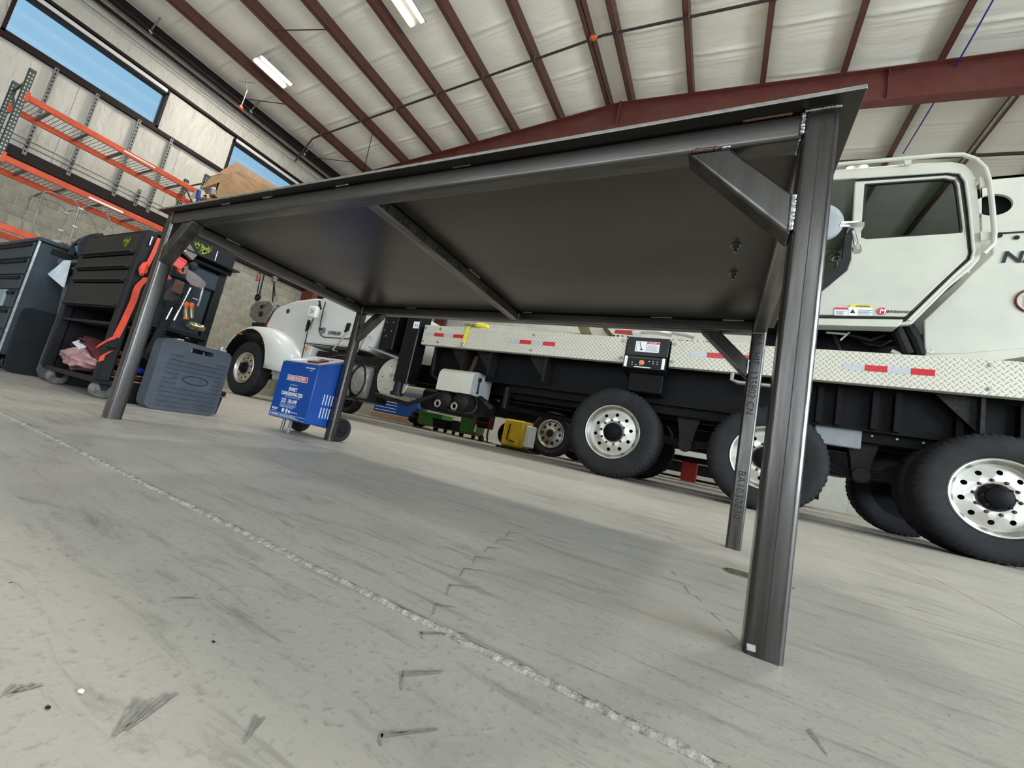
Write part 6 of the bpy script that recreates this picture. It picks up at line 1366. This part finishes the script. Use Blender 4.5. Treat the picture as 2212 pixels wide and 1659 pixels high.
b = MB(); b.prism([(-11.6, 4.288, 4.273), (-11.6, 4.342, 4.551), (-11.6, 4.429, 4.562), (-11.6, 4.535, 4.474)], (-.2, 0, 0)); b.prism([(-11.6, 4.434, 4.431), (-11.6, 4.55, 4.57), (-11.6, 4.579, 4.466)], (-.2, 0, 0)); t2 = one('paper_sack', b, mat('yellow_white_print', (.62, .62, .42), .6), 'white and yellow sack beside the cardboard box on the rack', 'sack', smooth=0)
b = MB(); b.tube([(-11.55, 4.35, 4.284), (-11.55, 4.323, 4.496)], .045, 10); one('blue_bottle', b, 'deepblue', 'dark blue bottle beside the sack on the rack', 'bottle')
b = MB(); b.obox((-11.6, 4.592, 4.648), (1, 0, 0), (0, 1, .3), (0, -.3, 1), .1, .06, .09, .02); one('grey_canister', b, 'tank', 'grey canister between the sack and the cardboard box', 'canister')

# ------------------------------------------------------------------ crane hook block hanging in front of the hood
HY = 6.0
hk = thing('hook_block', (-10.799, 6, 2.226), 'steel crane hook block hanging in front of the truck hood', 'hook')
cpt = Vector((-10.717, 6, 2.178))
b = MB(); octo = [(-11.235, 6, 2.238), (-11.062, 6, 2.397), (-10.493, 6, 2.422), (-10.236, 6, 2.28), (-10.308, 6, 2.057), (-10.355, 6, 1.822), (-10.817, 6, 1.837), (-11.155, 6, 1.986)]
b.prism(octo, (0, .12, 0)); b.prism([(p[0], p[1] + .25, p[2]) for p in octo], (0, .12, 0)); b.prism([cpt + (Vector(p) - cpt) * .8 + Vector((0, .1, 0)) for p in octo], (0, .18, 0)); b.build('cheek_plates', 'tank', hk, bevel=.01)
b = MB(); b.tube(arc((-10.943, 5.95, 2.493), .075, 0, 360, 18), .035, 8); b.build('eye_ring', 'grime', hk)
b = MB(); b.lathe([(.075, 0), (.075, -.01), (0, -.01)], (-10.687, 5.99, 2.063), (0, 1, 0), 18); b.lathe([(.05, 0), (.05, -.01), (0, -.01)], (-10.733, 5.99, 2.249), (0, 1, 0), 14); b.build('pin_hole', 'dark', hk)
b = MB(); b.obox((-10.718, 5.97, 2.33), (1, 0, .1), (0, 1, 0), (-.1, 0, 1), .14, .01, .04); b.build('rating_plate', 'galv', hk, smooth=0)
b = MB(); b.box((-10.92, 5.98, 1.825), ((-10.261, 5.98, 1.771)[0], 6.35, (-10.261, 5.98, 1.771)[2] - .04)); b.build('hook_throat', 'dark', hk, smooth=0)
b = MB(); b.tube([(-11.086, 6.05, 2.532), (-11.135, 6.05, 3.078), (-11.17, 6.05, 3.873)], .018, 6); b.tube([(-10.489, 6.1, 2.325), (-10.695, 6.1, 2.957), (-10.832, 6.1, 3.622)], .018, 6); b.tube([(-10.491, 6.1, 2.589), (-10.729, 6.1, 3.034)], .014, 6); b.tube([(-11.208, 6.05, 2.66), (-11.28, 6.05, 3.079), (-11.479, 6.05, 3.413)], .014, 6); b.tube([((-11.17, 6.05, 3.873)), (-2.3, 6.1, 4.1)], .018, 6); b.tube([(-10.832, 6.1, 3.622), (-2.3, 6.2, 4.1)], .018, 6); b.build('wire_rope', 'grime', hk)
b = MB(); b.obox((-10.715, 6.1, 3.047), (1, 0, 0), (0, 1, 0), (0, 0, 1), .06, .05, .08, .02); b.build('rope_socket', 'galv_dark', hk)
b = MB(); b.obox((-11.291, 6, 3.056), (1, 0, .2), (0, 1, 0), (-.2, 0, 1), .07, .015, .09, .01); b.build('red_tag', mat('faded_red', (.42, .13, .11), .6), hk, smooth=0)
# telescopic boom of the crane, running forward above the cab
b = MB(); b.prism([(2.8, 5.85, 3.55), (2.8, 5.85, 3.15), (-2.2, 5.85, 3.75), (-2.2, 5.85, 4.15)], (0, .5, 0)); part(b, 'boom', 'cream', smooth=0)
b = MB(); b.cyl((-2.2, 5.9, 3.9), (-2.2, 6.35, 3.9), .22, 20); part(b, 'boom_tip_sheave', 'grime')

# ------------------------------------------------------------------ white utility truck parked beyond
UY = 8.5
ut = thing('utility_truck', (-2.5, 9.5, 0), 'white utility boom truck parked behind the crane truck, mostly hidden by its deck', 'truck')
b = MB(); b.box((-4.9, UY, 1.25), (1.5, UY + 2.2, 2.84), .03); b.build('service_body', 'white', ut, smooth=0)
b = MB(); b.prism([(-5.394, 8.2, 2.842), (-2.698, 8.2, 2.734), (-2.629, 8.2, 2.347), (-5.383, 8.2, 2.356)], (0, .3, 0)); b.build('boom_rest', 'cream', ut, smooth=0)
b = MB(); b.prism([(-3.023, 7.9, 2.966), (-2.795, 7.9, 2.955), (-2.535, 7.9, 2.616), (-2.807, 7.9, 2.629)], (0, .3, 0)); b.build('lift_link', 'brass', ut, bevel=.02)
b = MB(); b.prism([(-2.648, 7.9, 2.861), (-2.399, 7.9, 2.843), (-2.189, 7.9, 2.618), (-2.389, 7.9, 2.556), (-2.658, 7.9, 2.638)], (0, .3, 0)); b.build('winch', 'cream', ut, bevel=.03)
b = MB(); b.prism([(-2.364, 7.8, 2.78), (-2.292, 7.8, 2.804), (-2.047, 7.8, 2.566), (-2.117, 7.8, 2.542)], (0, .1, 0)); b.build('rust_strut', 'rust_hub', ut, smooth=0)
b = MB(); b.prism([(-2.208, 8.3, 2.9), (-1.804, 8.3, 2.902), (-1.792, 8.3, 2.823), (-2.233, 8.3, 2.816)], (0, .2, 0)); b.build('red_boom', 'redpaint', ut, smooth=0)
tb1 = [(-2.305, 8.2, 2.789), (-0.169, 8.2, 2.71), (-0.155, 8.2, 2.585), (-2.267, 8.2, 2.558)]
b = MB(); b.prism(tb1, (0, .3, 0)); b.build('boom_tube', 'white', ut, bevel=.02)
b = MB(); b.prism([(-1.834, 8.1, 2.833), (-1.686, 8.1, 2.832), (-1.634, 8.1, 2.67), (-1.767, 8.1, 2.641)], (0, .3, 0)); b.build('boom_collar', 'white', ut, bevel=.02)
b = MB(); b.tube([(-1.67, 8.25, 2.873), (-1.354, 8.25, 2.882), (-1.069, 8.25, 2.851)], .06, 10); b.tube([(-1.068, 8.2, 2.873), (-0.828, 8.2, 2.849), (-0.656, 8.2, 2.804)], .05, 10); b.build('jib_cylinder', 'white', ut)
b = MB(); b.prism([(-2.237, 8.19, 2.749), (-1.854, 8.19, 2.743), (-1.843, 8.19, 2.674), (-2.243, 8.19, 2.668)], (0, -.005, 0)); b.build('decal_band', 'ink', ut, smooth=0)
xd = Vector((-2.753, 8.18, 11.189)) - Vector((-3.974, 8.18, 11.65)); 
text('TEREX', .135, (-2.205, 8.18, 2.682), Vector((-1.841, 8.18, 2.671)) - Vector((-2.205, 8.18, 2.682)), (0, 0, 1), 'label_white', ut, 'lettering', .002, sx=1.35, bold=.02)
text('COMMANDER', .17, (-1.35, 8.18, 2.609), Vector((-0.631, 8.18, 2.606)) - Vector((-1.35, 8.18, 2.609)), (0, 0, 1), 'ink', ut, 'lettering', .002, sx=1.15, bold=.02)
def simple_wheel(cx, yf, cz, r, parent, rim=True):
    b = MB(); b.lathe([(r * .62, .02), (r * .85, -.01), (r * .97, .02), (r, .06), (r, .22), (r * .95, .26), (r * .62, .25)], (cx, yf, cz), (0, 1, 0), 40, closed=True); ty = b.build('tyre', 'rubber', parent)
    b = MB(); b.lathe([(r * .60, .20), (r * .63, .0), (r * .60, -.004), (r * .57, .02), (r * .52, .05), (r * .25, .02), (r * .22, -.03), (0, -.04)], (cx, yf, cz), (0, 1, 0), 40); b.build('rim', 'alu' if rim else 'black', ty)
    b = MB()
    for i in range(10): a = 2 * PI * i / 10; b.lathe([(.035, .030), (0, .028)], (cx + r * .42 * math.cos(a), yf, cz + r * .42 * math.sin(a)), (0, 1, 0), 8)
    b.lathe([(r * .17, -.045), (0, -.05)], (cx, yf, cz), (0, 1, 0), 14); b.build('hand_hole', 'dark', ty); return ty
u1 = simple_wheel(-3.31, UY + .02, .50, .50, ut)
u2 = copy_tree(u1, (4.2, 0, 0), parent=ut); u3 = copy_tree(u1, (0, 2.0, 0), parent=ut)
b = MB(); b.box((-6.5, UY + .4, .7), (2.0, UY + .9, 1.25)); b.box((-2.5, UY + .1, .62), (-1.2, UY + .6, 1.25)); b.build('chassis', 'black', ut, smooth=0)
b = MB(); b.box((-10.7, UY + .1, .9), (-4.95, UY + 2.1, 2.5), .1); b.build('truck_cab', 'white', ut, bevel=.05, seg=3); simple_wheel(-9.85, UY + .05, .45, .45, ut, rim=False)
b = MB(); b.tube([(-3.3, UY + .1, .5), (-3.3, UY + 2.1, .5)], .1, 10); b.tube([(-3.3, UY + 1, .5), (0.9, UY + 1, .55)], .06, 8); b.build('axle', 'grime', ut)

# ------------------------------------------------------------------ workshop clutter seen under the trucks
def crate(x, y, w, d, h, mt_, lb, z=.0, wheels=True, nm='storage_bin', cat='bin'):
    t = thing(nm, (x, y, 0), lb, cat)
    b = MB(); z0 = z + (.12 if wheels else 0)
    b.prism([(x - w * .42, y, z0), (x + w * .42, y, z0), (x + w / 2, y, z0 + h), (x - w / 2, y, z0 + h)], (0, d, 0)); b.build('tub', mt_, t, bevel=.02)
    b = MB(); b.box((x - w / 2 - .02, y - .02, z0 + h - .04), (x + w / 2 + .02, y + d + .02, z0 + h), .01); b.build('rim', mt_, t)
    if wheels:
        for xx in (x - w * .32, x + w * .32):
            b = MB(); b.lathe([(0, 0), (.05, 0), (.06, .01), (.06, .04), (.05, .05), (0, .05)], (xx, y + .05, .06), (0, 1, 0), 16); b.build('castor', 'black', t)
        b = MB(); b.box((x - w * .4, y + .02, .10), (x + w * .4, y + d - .02, z0)); b.build('dolly', 'galv_dark', t, smooth=0)
    return t
t = thing('parts_chest', (-11.3, 12.6, 0), 'blue parts chest with white drawer lines seen under the truck behind the charger', 'chest')
b = MB(); b.box((-12.6, 12.4, .25), (-10.4, 13.0, .85), .01); b.build('body', 'blue', t, smooth=0)
b = MB()
for k in range(4): b.box((-12.5, 12.385, .33 + k * .12), (-11.4, 12.4, .355 + k * .12)); 
b.build('drawer_line', 'label_white', t, smooth=0)
b = MB(); b.box((-12.7, 12.4, .02), (-10.2, 13.1, .20)); b.build('pallet', 'card', t, smooth=0)
b = MB(); blob(b, (-9.7, 11.8, .30), (.35, .3, .28), 3, .6, 4, 16, 10); one('dark_bundle', b, 'grime', 'dark bundle on the floor right of the blue chest', 'bundle')
b = MB(); b.box((-9.35, 11.3, .12), (-8.95, 11.7, .55), .02); one('red_can', b, 'redpaint', 'small dark red can left of the first green bin', 'can')
crate(-8.45, 10.8, 1.0, .6, .42, 'green', 'bright green bin under the truck, left one of the two')
crate(-6.35, 9.9, .62, .5, .62, 'green', 'bright green bin under the truck, right one of the two')
crate(-7.55, 10.2, .62, .5, .26, 'cab_black', 'low black wheeled tray between the two green bins', nm='wheeled_tray', cat='tray')
crate(-6.98, 10.3, .42, .5, .30, 'cab_blue', 'low slate blue wheeled tray left of the right green bin', nm='wheeled_tray', cat='tray')
b = MB(); b.box((-8.0, 9.5, .004), (-7.4, 9.65, .035), .01); one('floor_plank', b, 'belt', 'dark plank lying on the floor in front of the wheeled trays', 'plank')
t = thing('hand_truck', (-5.7, 9.6, 0), 'red framed hand truck right of the green bins under the truck', 'cart')
b = MB(); b.tube([(-5.95, 9.6, .95), (-5.95, 9.6, .10)], .025, 8); b.tube([(-5.5, 9.6, .95), (-5.5, 9.6, .10)], .025, 8); b.tube([(-5.95, 9.6, .5), (-5.5, 9.6, .5)], .02, 6); b.tube([(-5.95, 9.6, .2), (-5.4, 9.3, .04)], .02, 6); b.build('frame', 'redpaint', t)
b = MB(); b.box((-5.93, 9.62, .35), (-5.52, 9.9, .95), .02); b.build('machine_box', 'grime', t)
b = MB(); b.box((-5.95, 9.3, .0), (-5.3, 9.62, .02)); b.tube([(-5.3, 9.3, .01), (-5.3, 9.3, .12)], .02, 6); b.build('toe_plate', 'black', t)
b = MB(); b.lathe([(0, 0), (.07, .01), (.08, .05), (.08, .06), (0, .06)], (-5.55, 9.35, .08), (0, 1, 0), 16); b.build('wheel', 'rubber', t)
b = MB(); b.tube([(-5.75, 9.35, .4), (-5.72, 9.3, .2)], .03, 6); b.build('white_handle', 'label_white', t)
t = thing('spare_wheel', (-5.0, 9.8, 0), 'small upright spare wheel beside the red hand truck', 'wheel')
b = MB(); b.lathe([(.16, .0), (.25, -.02), (.32, .02), (.33, .06), (.33, .14), (.30, .18), (.16, .18)], (-5.0, 9.8, .33), (0, 1, 0), 32, closed=True); b.build('tyre', 'rubber', t)
b = MB(); b.lathe([(.17, .10), (.15, .02), (.06, .04), (.05, 0), (0, 0)], (-5.0, 9.8, .33), (0, 1, 0), 24); b.build('disc', 'grime', t)
b = MB(); b.box((-4.75, 10.2, .0), (-4.3, 10.6, .16), .02); one('red_tray', b, 'red_web', 'low bright red tray beyond the spare wheel', 'tray')
b = MB(); b.tube([(-4.62, 9.95, .0), (-4.62, 9.95, .7), (-4.25, 9.95, .75), (-4.25, 9.95, .0)], .02, 6); b.tube(arc((-4.43, 9.95, .45), .12, 0, 360, 16, (1, 0, 0), (0, 0, 1)), .012, 6); one('hose_stand', b, 'galv', 'thin metal hose stand between the spare wheel and the yellow machine', 'stand')
b = MB(); b.box((-4.15, 9.6, .0), (-3.95, 10.2, 1.0), .02); one('dark_post', b, 'black', 'dark upright panel left of the yellow machine', 'panel')
t = thing('yellow_machine', (-3.45, 9.2, 0), 'yellow workshop machine standing beyond the deck near the far wheel', 'machine')
b = MB(); b.prism([(-3.95, 9.0, .08), (-3.35, 9.0, .08), (-3.30, 9.0, .68), (-3.45, 9.0, .78), (-3.90, 9.0, .74)], (0, .5, 0)); 
b = MB(); b.box((-4.02, 7.6, .05), (-3.55, 8.1, .62), .03); b.build('housing', 'yellowp', t, bevel=.02)
b = MB(); b.tube([(-3.86, 7.59, .52), (-3.88, 7.59, .2), (-3.7, 7.59, .17)], .012, 6); b.build('black_trim', 'black', t)
b = MB(); b.box((-3.55, 7.7, .1), (-3.42, 8.0, .55), .02); b.build('white_side', 'label_white', t)
b = MB(); b.box((-4.05, 7.5, .0), (-3.3, 8.1, .04)); b.build('base_tray', 'grime', t, smooth=0)
t = thing('engine_stand', (-.62, 11.0, 0), 'red engine stand seen between the tandem wheels under the truck', 'stand')
b = MB(); b.box((-.75, 11.0, .06), (-.40, 11.4, .55), .02); b.build('red_block', 'redpaint', t)
b = MB(); b.tube([(-1.6, 11.1, .12), (.4, 11.1, .12)], .03, 6); b.tube([(-1.5, 11.1, .02), (-1.5, 11.1, .5)], .025, 6); b.lathe([(0, 0), (.12, 0), (.14, .04), (0, .06)], (-1.2, 11.0, .3), (0, 1, 0), 18); b.build('frame', 'black', t)
t = thing('white_van', (-.6, 13.2, 0), 'white vehicle body far beyond seen between the tandem wheels', 'vehicle')
b = MB(); b.box((-3.2, 13.0, .55), (2.5, 15.0, 2.2), .1); b.build('body', 'white', t, bevel=.05)
b = MB(); b.box((-3.1, 13.2, .25), (2.4, 14.8, .56)); b.build('underbody', 'black', t, smooth=0)
simple_wheel(-2.2, 13.02, .38, .38, t); simple_wheel(1.5, 13.02, .38, .38, t)
